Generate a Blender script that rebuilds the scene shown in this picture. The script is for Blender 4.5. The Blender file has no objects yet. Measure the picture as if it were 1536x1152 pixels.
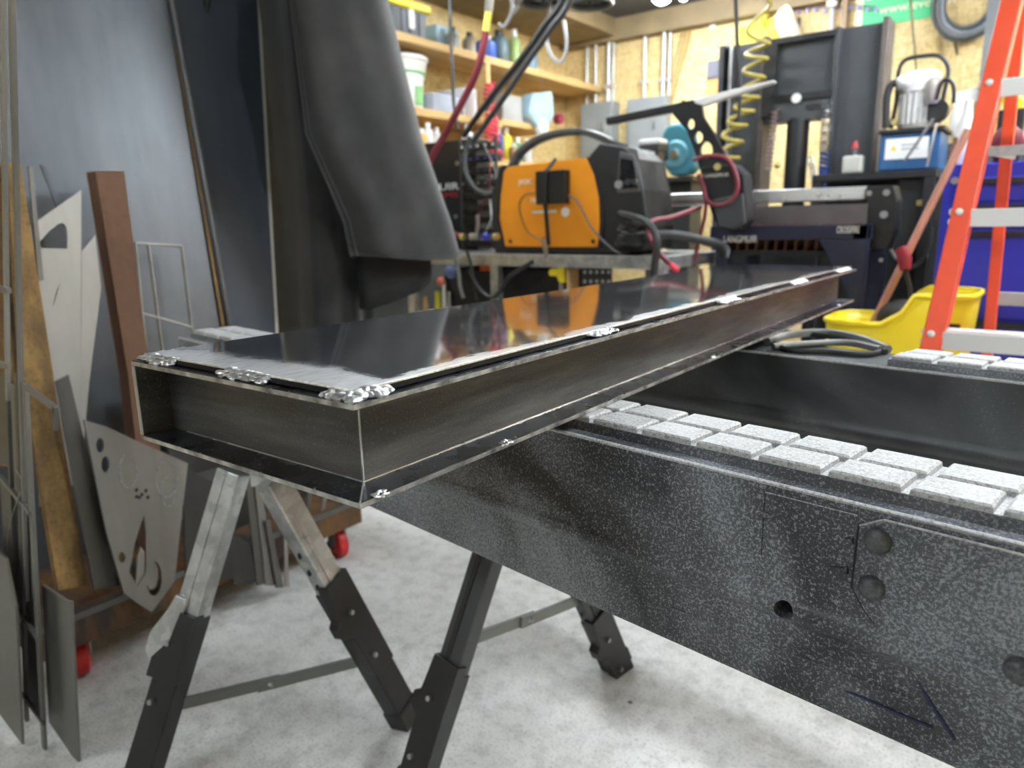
import bpy, bmesh, math, random
from mathutils import Vector, Matrix
random.seed(7)
V = Vector
S = bpy.context.scene
COL = S.collection

# ------------------------------------------------------------------ camera
F, CX, CY, CAMH = 1082.0, 768.0, 576.0, 1.02
d1 = V((1594-CX, 320-CY, F)).normalized()          # room axis +Y in camera terms
d2 = V((-715-CX, 361-CY, F)).normalized()          # room axis -X
ax = -(d2 - d2.dot(d1)*d1).normalized()
az = ax.cross(d1)
ROT = Matrix((ax, d1, az))                          # world = ROT @ (right, down, forward)
EYE = V((0, 0, CAMH))
cam_d = bpy.data.cameras.new('camera')
cam = bpy.data.objects.new('camera', cam_d); COL.objects.link(cam)
right, down, fwd = ROT @ V((1,0,0)), ROT @ V((0,1,0)), ROT @ V((0,0,1))
M3 = Matrix((right, -down, -fwd)).transposed()
cam.matrix_world = Matrix.Translation(EYE) @ M3.to_4x4()
cam_d.sensor_width = 36.0
cam_d.lens = F/1536*36
cam_d.clip_start = 0.02
cam_d.dof.use_dof = True
cam_d.dof.focus_distance = 0.66
cam_d.dof.aperture_fstop = 6.0
S.camera = cam

# ------------------------------------------------------------------ world, exposure
W = bpy.data.worlds.new('world'); S.world = W; W.use_nodes = True
W.node_tree.nodes['Background'].inputs[0].default_value = (0.75, 0.85, 1.0, 1)
W.node_tree.nodes['Background'].inputs[1].default_value = 0.05
S.view_settings.view_transform = 'Standard'
S.view_settings.look = 'None'
S.view_settings.gamma = 1.0
S.view_settings.use_curve_mapping = False
S.view_settings.exposure = 2.15
LAMP = 20.0                                          # emission of the ceiling tubes

# ------------------------------------------------------------------ pixel -> place
def ray(u, v): return ROT @ V((u-CX, v-CY, F))
def atz(u, v, z): d = ray(u, v); return EYE + d*((z-CAMH)/d.z)
def atx(u, v, x): d = ray(u, v); return EYE + d*(x/d.x)
def aty(u, v, y): d = ray(u, v); return EYE + d*(y/d.y)
def atd(u, v, D): return EYE + ray(u, v)*(D/F)
def atp(u, v, p, n):
    d = ray(u, v); return EYE + d*((p-EYE).dot(n)/d.dot(n))
def lean(u, v, xb, k=0.12, zb=0.15):               # plane x = xb - k (z - zb)
    return atp(u, v, V((xb, 0, zb)), V((1, 0, k)))

# ------------------------------------------------------------------ materials
class NT:
    def __init__(s, name):
        m = bpy.data.materials.new(name); m.use_nodes = True
        s.m = m; s.t = m.node_tree; s.n = s.t.nodes
        s.b = s.n['Principled BSDF']; s.tc = s.n.new('ShaderNodeTexCoord')
    def link(s, a, b): s.t.links.new(a, b)
    def mapping(s, scale=(1,1,1), rot=(0,0,0), loc=(0,0,0)):
        n = s.n.new('ShaderNodeMapping'); s.link(s.tc.outputs['Object'], n.inputs[0])
        n.inputs['Scale'].default_value = scale; n.inputs['Rotation'].default_value = rot
        n.inputs['Location'].default_value = loc
        return n.outputs[0]
    def noise(s, scale, vec=None, detail=4, rough=.55, dist=0):
        n = s.n.new('ShaderNodeTexNoise'); n.inputs['Scale'].default_value = scale
        n.inputs['Detail'].default_value = detail; n.inputs['Roughness'].default_value = rough
        n.inputs['Distortion'].default_value = dist
        s.link(vec or s.tc.outputs['Object'], n.inputs['Vector']); return n.outputs['Fac']
    def voro(s, scale, vec=None, out='Color'):
        n = s.n.new('ShaderNodeTexVoronoi'); n.inputs['Scale'].default_value = scale
        s.link(vec or s.tc.outputs['Object'], n.inputs['Vector']); return n.outputs[out]
    def ramp(s, fac, stops, interp='LINEAR'):
        n = s.n.new('ShaderNodeValToRGB'); e = n.color_ramp.elements; n.color_ramp.interpolation = interp
        while len(e) < len(stops): e.new(.5)
        for k, (p, c) in enumerate(stops):
            e[k].position = p
            e[k].color = (c, c, c, 1) if isinstance(c, (int, float)) else (*c, 1)
        s.link(fac, n.inputs[0]); return n.outputs[0]
    def mix(s, fac, a, b, blend='MIX'):
        n = s.n.new('ShaderNodeMix'); n.data_type = 'RGBA'; n.blend_type = blend
        for i, x in ((0, fac), (6, a), (7, b)):
            if isinstance(x, (int, float)): n.inputs[i].default_value = x if i == 0 else (x, x, x, 1)
            elif isinstance(x, tuple): n.inputs[i].default_value = (*x, 1)
            else: s.link(x, n.inputs[i])
        return n.outputs[2]
    def math(s, op, a, b=0.0, clamp=False):
        n = s.n.new('ShaderNodeMath'); n.operation = op; n.use_clamp = clamp
        for i, x in ((0, a), (1, b)):
            if isinstance(x, (int, float)): n.inputs[i].default_value = x
            else: s.link(x, n.inputs[i])
        return n.outputs[0]
    def sep(s, vec):
        n = s.n.new('ShaderNodeSeparateXYZ'); s.link(vec, n.inputs[0]); return n.outputs
    def set(s, **k):
        for name, val in k.items():
            i = s.b.inputs[name.replace('_', ' ')]
            if isinstance(val, (int, float)): i.default_value = val
            elif isinstance(val, tuple): i.default_value = (*val, 1)
            else: s.link(val, i)
        return s
    def bump(s, h, strength=.3, dist=.002):
        n = s.n.new('ShaderNodeBump'); n.inputs['Strength'].default_value = strength
        n.inputs['Distance'].default_value = dist
        s.link(h, n.inputs['Height']); s.link(n.outputs[0], s.b.inputs['Normal'])
MC = {}
def mat(name, col, rough=.5, metal=0., var=.12, vs=6., bump=0., bs=80., coat=0., emit=0., col2=None, alpha=1., trans=0.):
    if name in MC: return MC[name]
    t = NT(name)
    c2 = col2 if col2 else tuple(max(0, x*(1-2.2*var)) for x in col)
    f = t.ramp(t.noise(vs, detail=5), [(.35, 0.), (.68, 1.)])
    t.set(Base_Color=t.mix(f, col, c2), Roughness=rough, Metallic=metal)
    if var: t.set(Roughness=t.ramp(t.noise(vs*2.3), [(.3, max(0, rough-.07)), (.7, min(1, rough+.07))]))
    if coat: t.b.inputs['Coat Weight'].default_value = coat
    if trans: t.b.inputs['Transmission Weight'].default_value = trans
    if bump: t.bump(t.noise(bs, detail=6), bump)
    if emit:
        t.b.inputs['Emission Color'].default_value = (*col, 1); t.b.inputs['Emission Strength'].default_value = emit
    MC[name] = t.m; return t.m

def special():
    # poured concrete floor
    t = NT('concrete')
    big = t.noise(2.2, detail=6, rough=.6); mid = t.noise(22, detail=7, rough=.7); fine = t.noise(160, detail=3)
    c = t.mix(t.ramp(big, [(.3, 0.), (.75, 1.)]), (.80,.80,.785), (.64,.64,.63))
    c = t.mix(t.ramp(mid, [(.46, 0.), (.64, .65)]), c, (.43,.43,.42))
    c = t.mix(t.ramp(fine, [(.52, 0.), (.68, .5)]), c, (.24,.24,.235))
    spots = t.ramp(t.voro(9, out='Distance'), [(.0, 1.), (.035, 1.), (.06, 0.)])
    keep = t.ramp(t.noise(5.1), [(.52, 0.), (.56, 1.)])
    c = t.mix(t.math('MULTIPLY', spots, keep), c, (.12,.115,.105))
    crack = t.ramp(t.voro(1.6, out='Distance'), [(0., 0.), (1., 0.)])
    t.set(Base_Color=c, Roughness=t.ramp(mid, [(.3,.5),(.8,.8)]))
    t.bump(mid, .25, .002); MC['concrete'] = t.m
    # oriented strand board
    def osb(nm, a, b, d):
        t = NT(nm)
        w = t.noise(3, detail=2)
        v1 = t.voro(26, t.mapping((1,1,3.2), (0,0,0))); v2 = t.voro(32, t.mapping((3.2,3.2,1), (.2,.5,0)))
        x1 = t.sep(v1)[0]; x2 = t.sep(v2)[1]
        mixed = t.math('MULTIPLY', t.math('ADD', x1, x2), .5)
        c = t.ramp(mixed, [(.15, d), (.45, b), (.75, a)])
        c = t.mix(t.ramp(t.noise(60, t.mapping((1,1,.2))), [(.4,0.),(.8,.35)]), c, d)
        t.set(Base_Color=c, Roughness=.62); t.bump(mixed, .2, .002); MC[nm] = t.m
    osb('osb', (.72,.56,.29), (.64,.48,.22), (.50,.36,.15))
    # sawn timber
    t = NT('timber')
    g = t.noise(9, t.mapping((1,.12,6)), detail=5, dist=1.2)
    t.set(Base_Color=t.ramp(g, [(.3,(.47,.29,.11)),(.7,(.68,.46,.2))]), Roughness=.6); MC['timber'] = t.m
    # dark mill-scale steel with a wet-looking gloss: top plate; bare brushed steel along the ground weld zones
    t = NT('plate_gloss')
    p = t.sep(t.tc.outputs['Object'])
    n1 = t.noise(14, t.mapping((1,.35,1)), detail=6); n2 = t.noise(90, t.mapping((6,.5,1)), detail=5)
    edge_x = t.math('SUBTRACT', .150, p[0])            # distance from the long near edge
    edge_y = t.math('ADD', p[1], .788)                  # distance from the short near edge
    wob = t.math('MULTIPLY', t.math('SUBTRACT', t.noise(11, detail=5), .5), .05)
    wob2 = t.math('MULTIPLY', t.math('SUBTRACT', n2, .5), .02)
    e1 = t.ramp(t.math('ADD', t.math('ADD', edge_x, wob), wob2), [(0., 1.), (.012, .9), (.02, 0.)])
    e2 = t.ramp(t.math('ADD', t.math('ADD', edge_y, t.math('MULTIPLY', wob, 1.6)), wob2), [(0., 1.), (.035, .9), (.055, 0.)])
    e = t.math('MAXIMUM', e1, e2)
    specks = t.ramp(t.voro(120, t.mapping((1,.8,1)), 'Distance'), [(0., 1.), (.06, 1.), (.09, 0.)])
    specks = t.math('MULTIPLY', specks, t.ramp(t.noise(30), [(.55,0.),(.6,1.)]))
    base = t.ramp(n1, [(.3,(.085,.092,.108)),(.7,(.15,.16,.18))])
    streak = t.ramp(n2, [(.62, 0.), (.8, .25)])
    base = t.mix(streak, base, (.3,.31,.33))
    base = t.mix(e, base, t.ramp(n2, [(.3,(.3,.3,.3)),(.6,(.6,.6,.6))]))
    base = t.mix(specks, base, (.8,.8,.8))
    t.set(Base_Color=base, Metallic=t.mix(e, .62, .45), Roughness=t.mix(e, t.ramp(n1, [(.3,.06),(.7,.13)]), t.ramp(n2, [(.3,.42),(.7,.6)])))
    t.bump(t.math('ADD', t.noise(26, detail=2), t.math('MULTIPLY', t.noise(130, detail=2), .25)), .10, .0015); t.b.inputs['Coat Weight'].default_value = .8; t.b.inputs['Coat Roughness'].default_value = .04; MC['plate_gloss'] = t.m
    # hot-rolled channel steel: brownish dark, brushed in streaks
    t = NT('channel_steel')
    n1 = t.noise(5, t.mapping((1,1,9)), detail=6); n2 = t.noise(70, t.mapping((.2,.2,1.4)), detail=6, rough=.75)
    fine = t.noise(420, detail=3)
    c = t.ramp(n1, [(.28,(.026,.026,.027)),(.5,(.066,.065,.063)),(.75,(.15,.146,.138))])
    c = t.mix(t.ramp(n2, [(.5,0.),(.75,.45)]), c, (.03,.03,.032))
    c = t.mix(t.ramp(fine, [(.55,0.),(.72,.3)]), c, (.3,.29,.27))
    t.set(Base_Color=c, Metallic=.3, Roughness=t.ramp(n2, [(.3,.34),(.7,.5)])); t.bump(fine, .12, .0006); MC['channel_steel'] = t.m
    # flange steel: dark blue-black with a smooth sheen
    t = NT('flange_steel')
    n1 = t.noise(30, t.mapping((1,1,1)), detail=6); sp = t.ramp(t.voro(230, out='Distance'), [(0.,1.),(.12,1.),(.2,0.)])
    sp = t.math('MULTIPLY', sp, t.ramp(t.noise(26, detail=4), [(.52,0.),(.6,1.)]))
    c = t.mix(sp, t.ramp(n1, [(.3,(.035,.038,.048)),(.7,(.12,.127,.145))]), (.75,.75,.75))
    t.set(Base_Color=c, Metallic=.9, Roughness=t.ramp(n1, [(.3,.2),(.7,.38)])); t.bump(t.math('ADD', n1, sp), .3, .001); MC['flange_steel'] = t.m
    # bright cut edge / weld metal
    t = NT('weld_metal')
    n1 = t.noise(220, detail=5)
    t.set(Base_Color=t.ramp(n1, [(.3,(.45,.45,.45)),(.7,(.9,.9,.89))]), Metallic=.85, Roughness=.3); t.bump(n1, .6, .002); MC['weld_metal'] = t.m
    # black paint under a coat of grey overspray dust
    def spatter(nm, amount, dark=(.012,.013,.016), light=(.36,.38,.42), top=False):
        t = NT(nm)
        f = t.noise(410, detail=2, rough=.5); f2 = t.noise(1100, detail=1)
        cloud = t.noise(4.2, detail=3, rough=.5, dist=.9)
        grain = t.math('ADD', t.math('MULTIPLY', f, .62), t.math('MULTIPLY', f2, .38))
        thr = t.math('ADD', grain, t.math('MULTIPLY', t.math('SUBTRACT', cloud, .5), .42 if not top else .2))
        k = t.ramp(thr, [(amount, 0.), (amount+.13, .75), (amount+.3, 1.)])
        haze = t.ramp(cloud, [(.38, .02), (.68, .8)])  # broad cloudy tone, partly painting a reflection pattern on the beam face
        c = t.mix(haze, dark, tuple(x*.5 for x in light))
        c = t.mix(k, c, light)
        t.set(Base_Color=c, Metallic=.0, Roughness=t.mix(k, .42, .75), Specular_IOR_Level=.5)
        t.bump(grain, .22, .0008); MC[nm] = t.m
    spatter('spatter_face', .485, dark=(.016,.0175,.022), light=(.35,.37,.41))
    spatter('spatter_plain', .60, dark=(.022,.024,.026), light=(.22,.23,.235))
    spatter('spatter_pad', .36, dark=(.17,.172,.176), light=(.55,.55,.545), top=True)
    spatter('spatter_side', .50, light=(.3,.31,.34))
    # sheet steel with vertical streaks
    def sheet(nm, a, b, r, met=.9):
        t = NT(nm)
        n1 = t.noise(2.6, t.mapping((1,2.2,.55)), detail=5); n2 = t.noise(34, t.mapping((1,1.6,.1)), detail=4)
        c = t.mix(t.ramp(n2, [(.5,0.),(.8,.15)]), t.ramp(n1, [(.28,a),(.7,b)]), tuple(x*.6 for x in a))
        t.set(Base_Color=c, Metallic=met, Roughness=t.ramp(n1, [(.3,r-.05),(.7,r+.08)])); MC[nm] = t.m
    sheet('sheet_blue', (.082,.09,.102), (.145,.153,.165), .43)
    sheet('sheet_black', (.022,.022,.023), (.05,.049,.047), .5, .3)
    sheet('sheet_dark', (.05,.062,.085), (.09,.11,.14), .40, .3)
    sheet('sheet_grey', (.19,.188,.18), (.32,.315,.30), .5)
    sheet('sheet_mid', (.10,.098,.092), (.2,.195,.185), .45)
    sheet('sheet_pale', (.27,.265,.25), (.40,.39,.37), .55)
    # rusted steel
    def rust(nm, a, b, d, sc=9):
        t = NT(nm)
        n1 = t.noise(sc, t.mapping((1,1.5,.4)), detail=7, rough=.65); n2 = t.noise(sc*9, detail=4)
        c = t.ramp(n1, [(.25,d),(.45,a),(.72,b)])
        c = t.mix(t.ramp(n2, [(.5,0.),(.75,.5)]), c, d)
        t.set(Base_Color=c, Metallic=.1, Roughness=.8); t.bump(n2, .4, .002); MC[nm] = t.m
    rust('rust_ochre', (.17,.10,.035), (.38,.23,.08), (.045,.035,.027), 11)
    rust('rust_brown', (.15,.078,.045), (.20,.105,.06), (.10,.055,.036), 5)
    rust('rust_deck', (.05,.038,.031), (.22,.10,.025), (.028,.025,.024), 6)
    # galvanised
    t = NT('galvanised')
    v = t.voro(60); x = t.sep(v)[0]
    c = t.ramp(x, [(0.,(.42,.43,.43)),(1.,(.6,.61,.6))])
    c = t.mix(t.ramp(t.noise(12, detail=6), [(.45,0.),(.7,.6)]), c, (.24,.235,.225))
    t.set(Base_Color=c, Metallic=.8, Roughness=.42); MC['galvanised'] = t.m
    # canvas
    t = NT('canvas')
    n1 = t.noise(6, detail=6); wv = t.noise(700, detail=1)
    t.set(Base_Color=t.ramp(n1, [(.3,(.016,.0165,.018)),(.72,(.04,.04,.04))]), Roughness=.85, Specular_IOR_Level=.25)
    t.b.inputs['Sheen Weight'].default_value = .35; t.b.inputs['Sheen Roughness'].default_value = .5
    t.bump(t.math('ADD', wv, t.math('MULTIPLY', n1, 3.)), .3, .002); MC['canvas'] = t.m
special()
STEEL = mat('steel_plain', (.5,.5,.5), .35, .9); ALU = mat('aluminium', (.78,.78,.77), .32, .75, var=.05)
BLK = mat('black_paint', (.018,.018,.02), .42, 0, var=.2); BLKM = mat('black_matt', (.014,.014,.015), .7)
DKG = mat('dark_grey', (.055,.058,.062), .5); PRESS = mat('press_grey', (.075,.08,.088), .38, .3, var=.1)
RED = mat('ladder_red', (.80,.085,.03), .38, 0, var=.05); BLUE = mat('chest_blue', (.02,.028,.42), .35, 0, var=.04)
YEL = mat('bucket_yellow', (.90,.72,.02), .4, 0, var=.04); ORG = mat('welder_orange', (.90,.33,.015), .42, 0, var=.03, coat=.2)
WHT = mat('white_plastic', (.86,.87,.85), .45, 0, var=.03); RUB = mat('black_rubber', (.022,.022,.023), .6, 0, var=.15)
HOSE = mat('red_hose', (.21,.03,.045), .5, 0, var=.1); GRYC = mat('grey_cable', (.19,.19,.185), .55, 0, var=.1)
CAN = MC['canvas']

# ------------------------------------------------------------------ mesh builder
class MB:
    def __init__(s): s.v = []; s.f = []
    def add(s, vs, fs):
        o = len(s.v); s.v += [V(x) for x in vs]; s.f += [tuple(i+o for i in f) for f in fs]; return s
    def box8(s, p):
        return s.add(p, [(0,3,2,1),(4,5,6,7),(0,1,5,4),(1,2,6,5),(2,3,7,6),(3,0,4,7)])
    def box(s, a, b):
        (x0,y0,z0),(x1,y1,z1) = a, b
        x0,x1 = sorted((x0,x1)); y0,y1 = sorted((y0,y1)); z0,z1 = sorted((z0,z1))
        return s.box8([(x0,y0,z0),(x1,y0,z0),(x1,y1,z0),(x0,y1,z0),(x0,y0,z1),(x1,y0,z1),(x1,y1,z1),(x0,y1,z1)])
    def prism(s, pts, vec):
        pts = [V(p) for p in pts]; vec = V(vec); n = len(pts)
        nrm = sum(((pts[i]-pts[0]).cross(pts[(i+1)%n]-pts[0]) for i in range(1, n-1)), V((0,0,0)))
        if nrm.dot(vec) > 0: pts = pts[::-1]
        return s.add(pts+[p+vec for p in pts], [tuple(range(n)), tuple(range(2*n-1, n-1, -1))] +
                     [(i, i+n, (i+1)%n+n, (i+1)%n) for i in range(n)])
    def bar(s, a, b, w, h, up=(0,0,1)):
        a, b = V(a), V(b); d = (b-a).normalized(); up = V(up)
        if abs(d.dot(up)) > .98: up = V((0,1,0))
        sd = d.cross(up).normalized()*w/2; u = sd.cross(d).normalized()*h/2
        return s.box8([a-sd-u, a+sd-u, b+sd-u, b-sd-u, a-sd+u, a+sd+u, b+sd+u, b-sd+u])
    def tube(s, pts, r, n=8, closed=False):
        pts = [V(p) for p in pts]; N = len(pts); o = len(s.v); pu = None
        for i, p in enumerate(pts):
            if closed: d = pts[(i+1)%N]-pts[i-1]
            else: d = pts[min(i+1, N-1)]-pts[max(i-1, 0)]
            d.normalize()
            if pu is None: pu = d.orthogonal().normalized()
            else:
                pu = pu - d*pu.dot(d)
                pu = pu.normalized() if pu.length > 1e-6 else d.orthogonal().normalized()
            w = d.cross(pu); rr = r[i] if isinstance(r, (list, tuple)) else r
            s.v += [p+(pu*math.cos(2*math.pi*k/n)+w*math.sin(2*math.pi*k/n))*rr for k in range(n)]
        for i in range(N if closed else N-1):
            j = (i+1) % N
            s.f += [(o+i*n+k, o+i*n+(k+1)%n, o+j*n+(k+1)%n, o+j*n+k) for k in range(n)]
        if not closed:
            s.f += [tuple(o+k for k in range(n-1,-1,-1)), tuple(o+(N-1)*n+k for k in range(n))]
        return s
    def cyl(s, a, b, r, n=16, r2=None): return s.tube([a, b], [r, r if r2 is None else r2], n)
    def lathe(s, prof, base, n=20, axis=(0,0,1)):
        base, d = V(base), V(axis).normalized(); return s.tube([base+d*z for r, z in prof], [max(r, 1e-4) for r, z in prof], n) if all(prof[i][1] < prof[i+1][1] for i in range(len(prof)-1)) else s._lathe(prof, base, d, n)
    def _lathe(s, prof, base, d, n):
        u = d.orthogonal().normalized(); w = d.cross(u); o = len(s.v)
        for r, z in prof:
            s.v += [base+d*z+(u*math.cos(2*math.pi*k/n)+w*math.sin(2*math.pi*k/n))*max(r, 1e-4) for k in range(n)]
        for i in range(len(prof)-1):
            s.f += [(o+i*n+k, o+i*n+(k+1)%n, o+(i+1)*n+(k+1)%n, o+(i+1)*n+k) for k in range(n)]
        return s
    def ball(s, c, r, n=10, sc=(1,1,1)):
        c = V(c); o = len(s.v); h = max(4, n//2)
        for i in range(h+1):
            t = math.pi*i/h
            s.v += [c+V((r*sc[0]*math.sin(t)*math.cos(2*math.pi*k/n), r*sc[1]*math.sin(t)*math.sin(2*math.pi*k/n), r*sc[2]*math.cos(t))) for k in range(n)]
        for i in range(h):
            s.f += [(o+i*n+k, o+(i+1)*n+k, o+(i+1)*n+(k+1)%n, o+i*n+(k+1)%n) for k in range(n)]
        return s
    def grid(s, fn, nu, nv, closed=False):
        o = len(s.v)
        for j in range(nv+1):
            for i in range(nu+1): s.v.append(V(fn(i/nu, j/nv)))
        s.f += [(o+j*(nu+1)+i, o+j*(nu+1)+i+1, o+(j+1)*(nu+1)+i+1, o+(j+1)*(nu+1)+i) for j in range(nv) for i in range(nu)]
        return s
    def mesh(s, name, org, smooth=None):
        me = bpy.data.meshes.new(name)
        me.from_pydata([tuple(p-org) for p in s.v], [], s.f); me.validate(); me.update()
        if smooth:
            for p in me.polygons: p.use_smooth = True
            me.set_sharp_from_angle(angle=math.radians(smooth))
        return me
ORG = {}
def base_of(vs):
    return V(((min(p.x for p in vs)+max(p.x for p in vs))/2, (min(p.y for p in vs)+max(p.y for p in vs))/2, min(p.z for p in vs)))
def finish(o, parent, org):
    COL.objects.link(o)
    if parent: o.parent = parent
    else: o.location = org
    ORG[o.name] = org
def obj(name, mb, m, parent=None, smooth=None, bevel=0., tag_=None, label=None):
    org = ORG[parent.name] if parent else base_of(mb.v)
    me = mb.mesh(name, org, smooth)
    me.materials.append(m)
    o = bpy.data.objects.new(name, me); finish(o, parent, org)
    if bevel:
        b = o.modifiers.new('bevel', 'BEVEL'); b.width = bevel; b.segments = 2; b.limit_method = 'ANGLE'; b.angle_limit = math.radians(40)
    if tag_: tag(o, *tag_)
    if label: o['label'] = label
    return o
def tag(o, label, cat, group=None):
    o['label'] = label; o['category'] = cat
    if group: o['group'] = group
    return o
def thing(name, label, cat, loc, group=None):
    o = bpy.data.objects.new(name, None); COL.objects.link(o); o.empty_display_size = .05
    o.location = loc; ORG[o.name] = V(loc); return tag(o, label, cat, group)
def struct(name, mb, m, label, parent=None):
    o = obj(name, mb, m, parent)
    if not parent: o['kind'] = 'structure'; o['label'] = label
    return o
def inst(name, me, parent, loc, rot=0., scale=None):             # shared mesh, own object
    o = bpy.data.objects.new(name, me); COL.objects.link(o); o.parent = parent
    o.location = V(loc)-ORG[parent.name]; o.rotation_euler = (0, 0, rot)
    if scale: o.scale = scale
    ORG[o.name] = ORG[parent.name]; return o
def curve_mesh(make):                                            # 2D curve -> mesh, no operators
    c = make(); o = bpy.data.objects.new('tmp', c); COL.objects.link(o)
    dg = bpy.context.evaluated_depsgraph_get(); me = bpy.data.meshes.new_from_object(o.evaluated_get(dg))
    bpy.data.objects.remove(o); bpy.data.curves.remove(c); return me
def frame(o, ux, uy):
    ux = V(ux).normalized(); uz = ux.cross(V(uy)).normalized(); uy = uz.cross(ux)
    m = Matrix((ux, uy, uz)).transposed().to_4x4(); m.translation = V(o); return m
def mesh_obj(name, me, mw, m, parent=None, label=None):          # mesh in a local frame mw -> baked into place
    me.transform(mw); vs = [v.co.copy() for v in me.vertices]
    org = ORG[parent.name] if parent else base_of(vs)
    me.transform(Matrix.Translation(-org)); me.materials.clear(); me.materials.append(m); me.name = name
    o = bpy.data.objects.new(name, me); finish(o, parent, org)
    if label: o['label'] = label
    return o
def text(name, s, size, o, ux, uy, m, parent, ext=.0006, width=None, label=None):
    def mk():
        c = bpy.data.curves.new('t', 'FONT'); c.body = s; c.size = size; c.extrude = ext; c.resolution_u = 3
        c.align_x = 'CENTER'; c.align_y = 'CENTER'; return c
    me = curve_mesh(mk)
    if width:
        w = max(v.co.x for v in me.vertices)-min(v.co.x for v in me.vertices)
        me.transform(Matrix.Diagonal((width/w, 1, 1, 1)))
    return mesh_obj(name, me, frame(o, ux, uy), m, parent, label)
def holed(name, outer, holes, thick, vec, m, parent=None):       # flat plate with cut-outs; 3D points in one plane
    outer = [V(p) for p in outer]; vec = V(vec)
    n = vec.normalized(); o = outer[0]; ux = (outer[1]-outer[0]).normalized(); ux = (ux-n*ux.dot(n)).normalized(); uy = n.cross(ux)
    fr = Matrix((ux, uy, n)).transposed().to_4x4(); fr.translation = o; inv = fr.inverted()
    def mk():
        c = bpy.data.curves.new('p', 'CURVE'); c.dimensions = '2D'; c.fill_mode = 'BOTH'; c.extrude = thick/2
        for L in [outer]+holes:
            sp = c.splines.new('POLY'); sp.points.add(len(L)-1); sp.use_cyclic_u = True
            for q, p in zip(sp.points, L):
                a = inv @ V(p); q.co = (a.x, a.y, 0, 1)
        return c
    me = curve_mesh(mk); me.transform(Matrix.Translation((0,0,thick/2)))
    return mesh_obj(name, me, fr, m, parent)
def wob(pts, n=6):                                               # smooth path through points (Catmull-Rom)
    pts = [V(p) for p in pts]; P = [pts[0]*2-pts[1]]+pts+[pts[-1]*2-pts[-2]]; out = []
    for i in range(1, len(P)-2):
        for k in range(n):
            t = k/n; a, b, c, d = P[i-1:i+3]
            out.append(.5*((2*b)+(c-a)*t+(2*a-5*b+4*c-d)*t*t+(3*b-a-3*c+d)*t**3))
    out.append(pts[-1]); return out
def cable(name, pts, r, m, label, cat='cable', group=None, n=6, parent=None, sub=6):
    if name in ('drop_cable', 'machine_lead', 'clear_tube') and 'driver rack to' not in label:   # comes down from the ceiling
        q = V(pts[0]); pts = [V((q.x+(.12 if name == 'machine_lead' else 0), q.y, 2.5))]+list(pts)
    mb = MB().tube(wob(pts, sub), r, n)
    o = obj(name, mb, m, parent, smooth=60)
    if not parent: tag(o, label, cat, group)
    return o

# ================================================================== THE ROOM
X0, X1, Y0, Y1, ZC = -3.35, 2.4, -2.4, 5.26, 2.5
struct('floor', MB().box((X0-.1, Y0-.1, -.1), (X1+.1, Y1+.1, 0)), MC['concrete'], 'pale mottled concrete workshop floor with dark stains')
struct('wall_left', MB().box((X0-.1, Y0, 0), (X0, Y1, ZC)), MC['osb'], 'yellow strand board wall carrying the timber shelves')
struct('wall_back', MB().box((X0-.1, Y1, 0), (X1+.1, Y1+.1, ZC)), MC['osb'], 'yellow strand board wall with conduits, panels and banners')
struct('wall_right', MB().box((X1, Y0, 0), (X1+.1, Y1, ZC)), MC['osb'], 'strand board wall beside the tool chest')
struct('wall_front', MB().box((X0-.1, Y0-.1, 0), (X1+.1, Y0, ZC)), mat('garage_door_white', (.6,.6,.58), .6), 'pale garage door wall')
struct('ceiling', MB().box((X0-.1, Y0-.1, ZC), (X1+.1, Y1+.1, ZC+.1)), mat('ceiling_dark', (.085,.088,.095), .8, var=.1), 'dark unfinished workshop ceiling')
struct('trim_1', MB().box((X0, Y1-.09, ZC-.15), (X1, Y1, ZC)), mat('plate_timber', (.26,.19,.10), .7), 'dark brown timber wall plate under the ceiling')  # darker brown band along the top of the wall
struct('trim_2', MB().box((X0, 3.6, ZC-.12), (X0+.5, Y1-.09, ZC)), mat('plate_timber', (.26,.19,.10)), 'boxed timber bulkhead above the shelves')
TUBE = mat('led_tube', (.90,.96,1.0), .4, emit=LAMP, var=0)
TUBE_C = mat('led_tube_wall', (.90,.96,1.0), .4, emit=LAMP*1.7, var=0)
TUBE_D = mat('led_tube_dim', (.90,.96,1.0), .4, emit=LAMP*.75, var=0)
TUBE_B = mat('led_tube_bright', (.90,.96,1.0), .4, emit=LAMP*2.6, var=0)
for k, (x, y, L, lab) in enumerate([(.35, 3.0, 1.2, 'above the ladder'), (-1.9, 4.3, 1.2, 'in front of the electrical panels'), (.9, 4.5, 1.2, 'by the green banner'),
                               (.9, 1.1, 1.2, 'over the black beams'), (-1.3, -1.2, 1.2, 'near the garage door'), (-2.2, 2.4, 1.2, 'over the welder bench')]):
    t = thing('ceiling_light', 'white LED strip light on the dark ceiling '+lab, 'light', (x, y, ZC-.07), 'LED strip lights')
    obj('housing', MB().box((x-L/2, y-.06, ZC-.035), (x+L/2, y+.06, ZC)), WHT, t)
    for s in (-.028, .028):
        obj('led_tube', MB().cyl((x-L/2+.03, y+s, ZC-.05), (x+L/2-.03, y+s, ZC-.05), .016, 10), [TUBE_B, TUBE_C, TUBE_C, TUBE_C, TUBE_D, TUBE][k], t)

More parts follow.
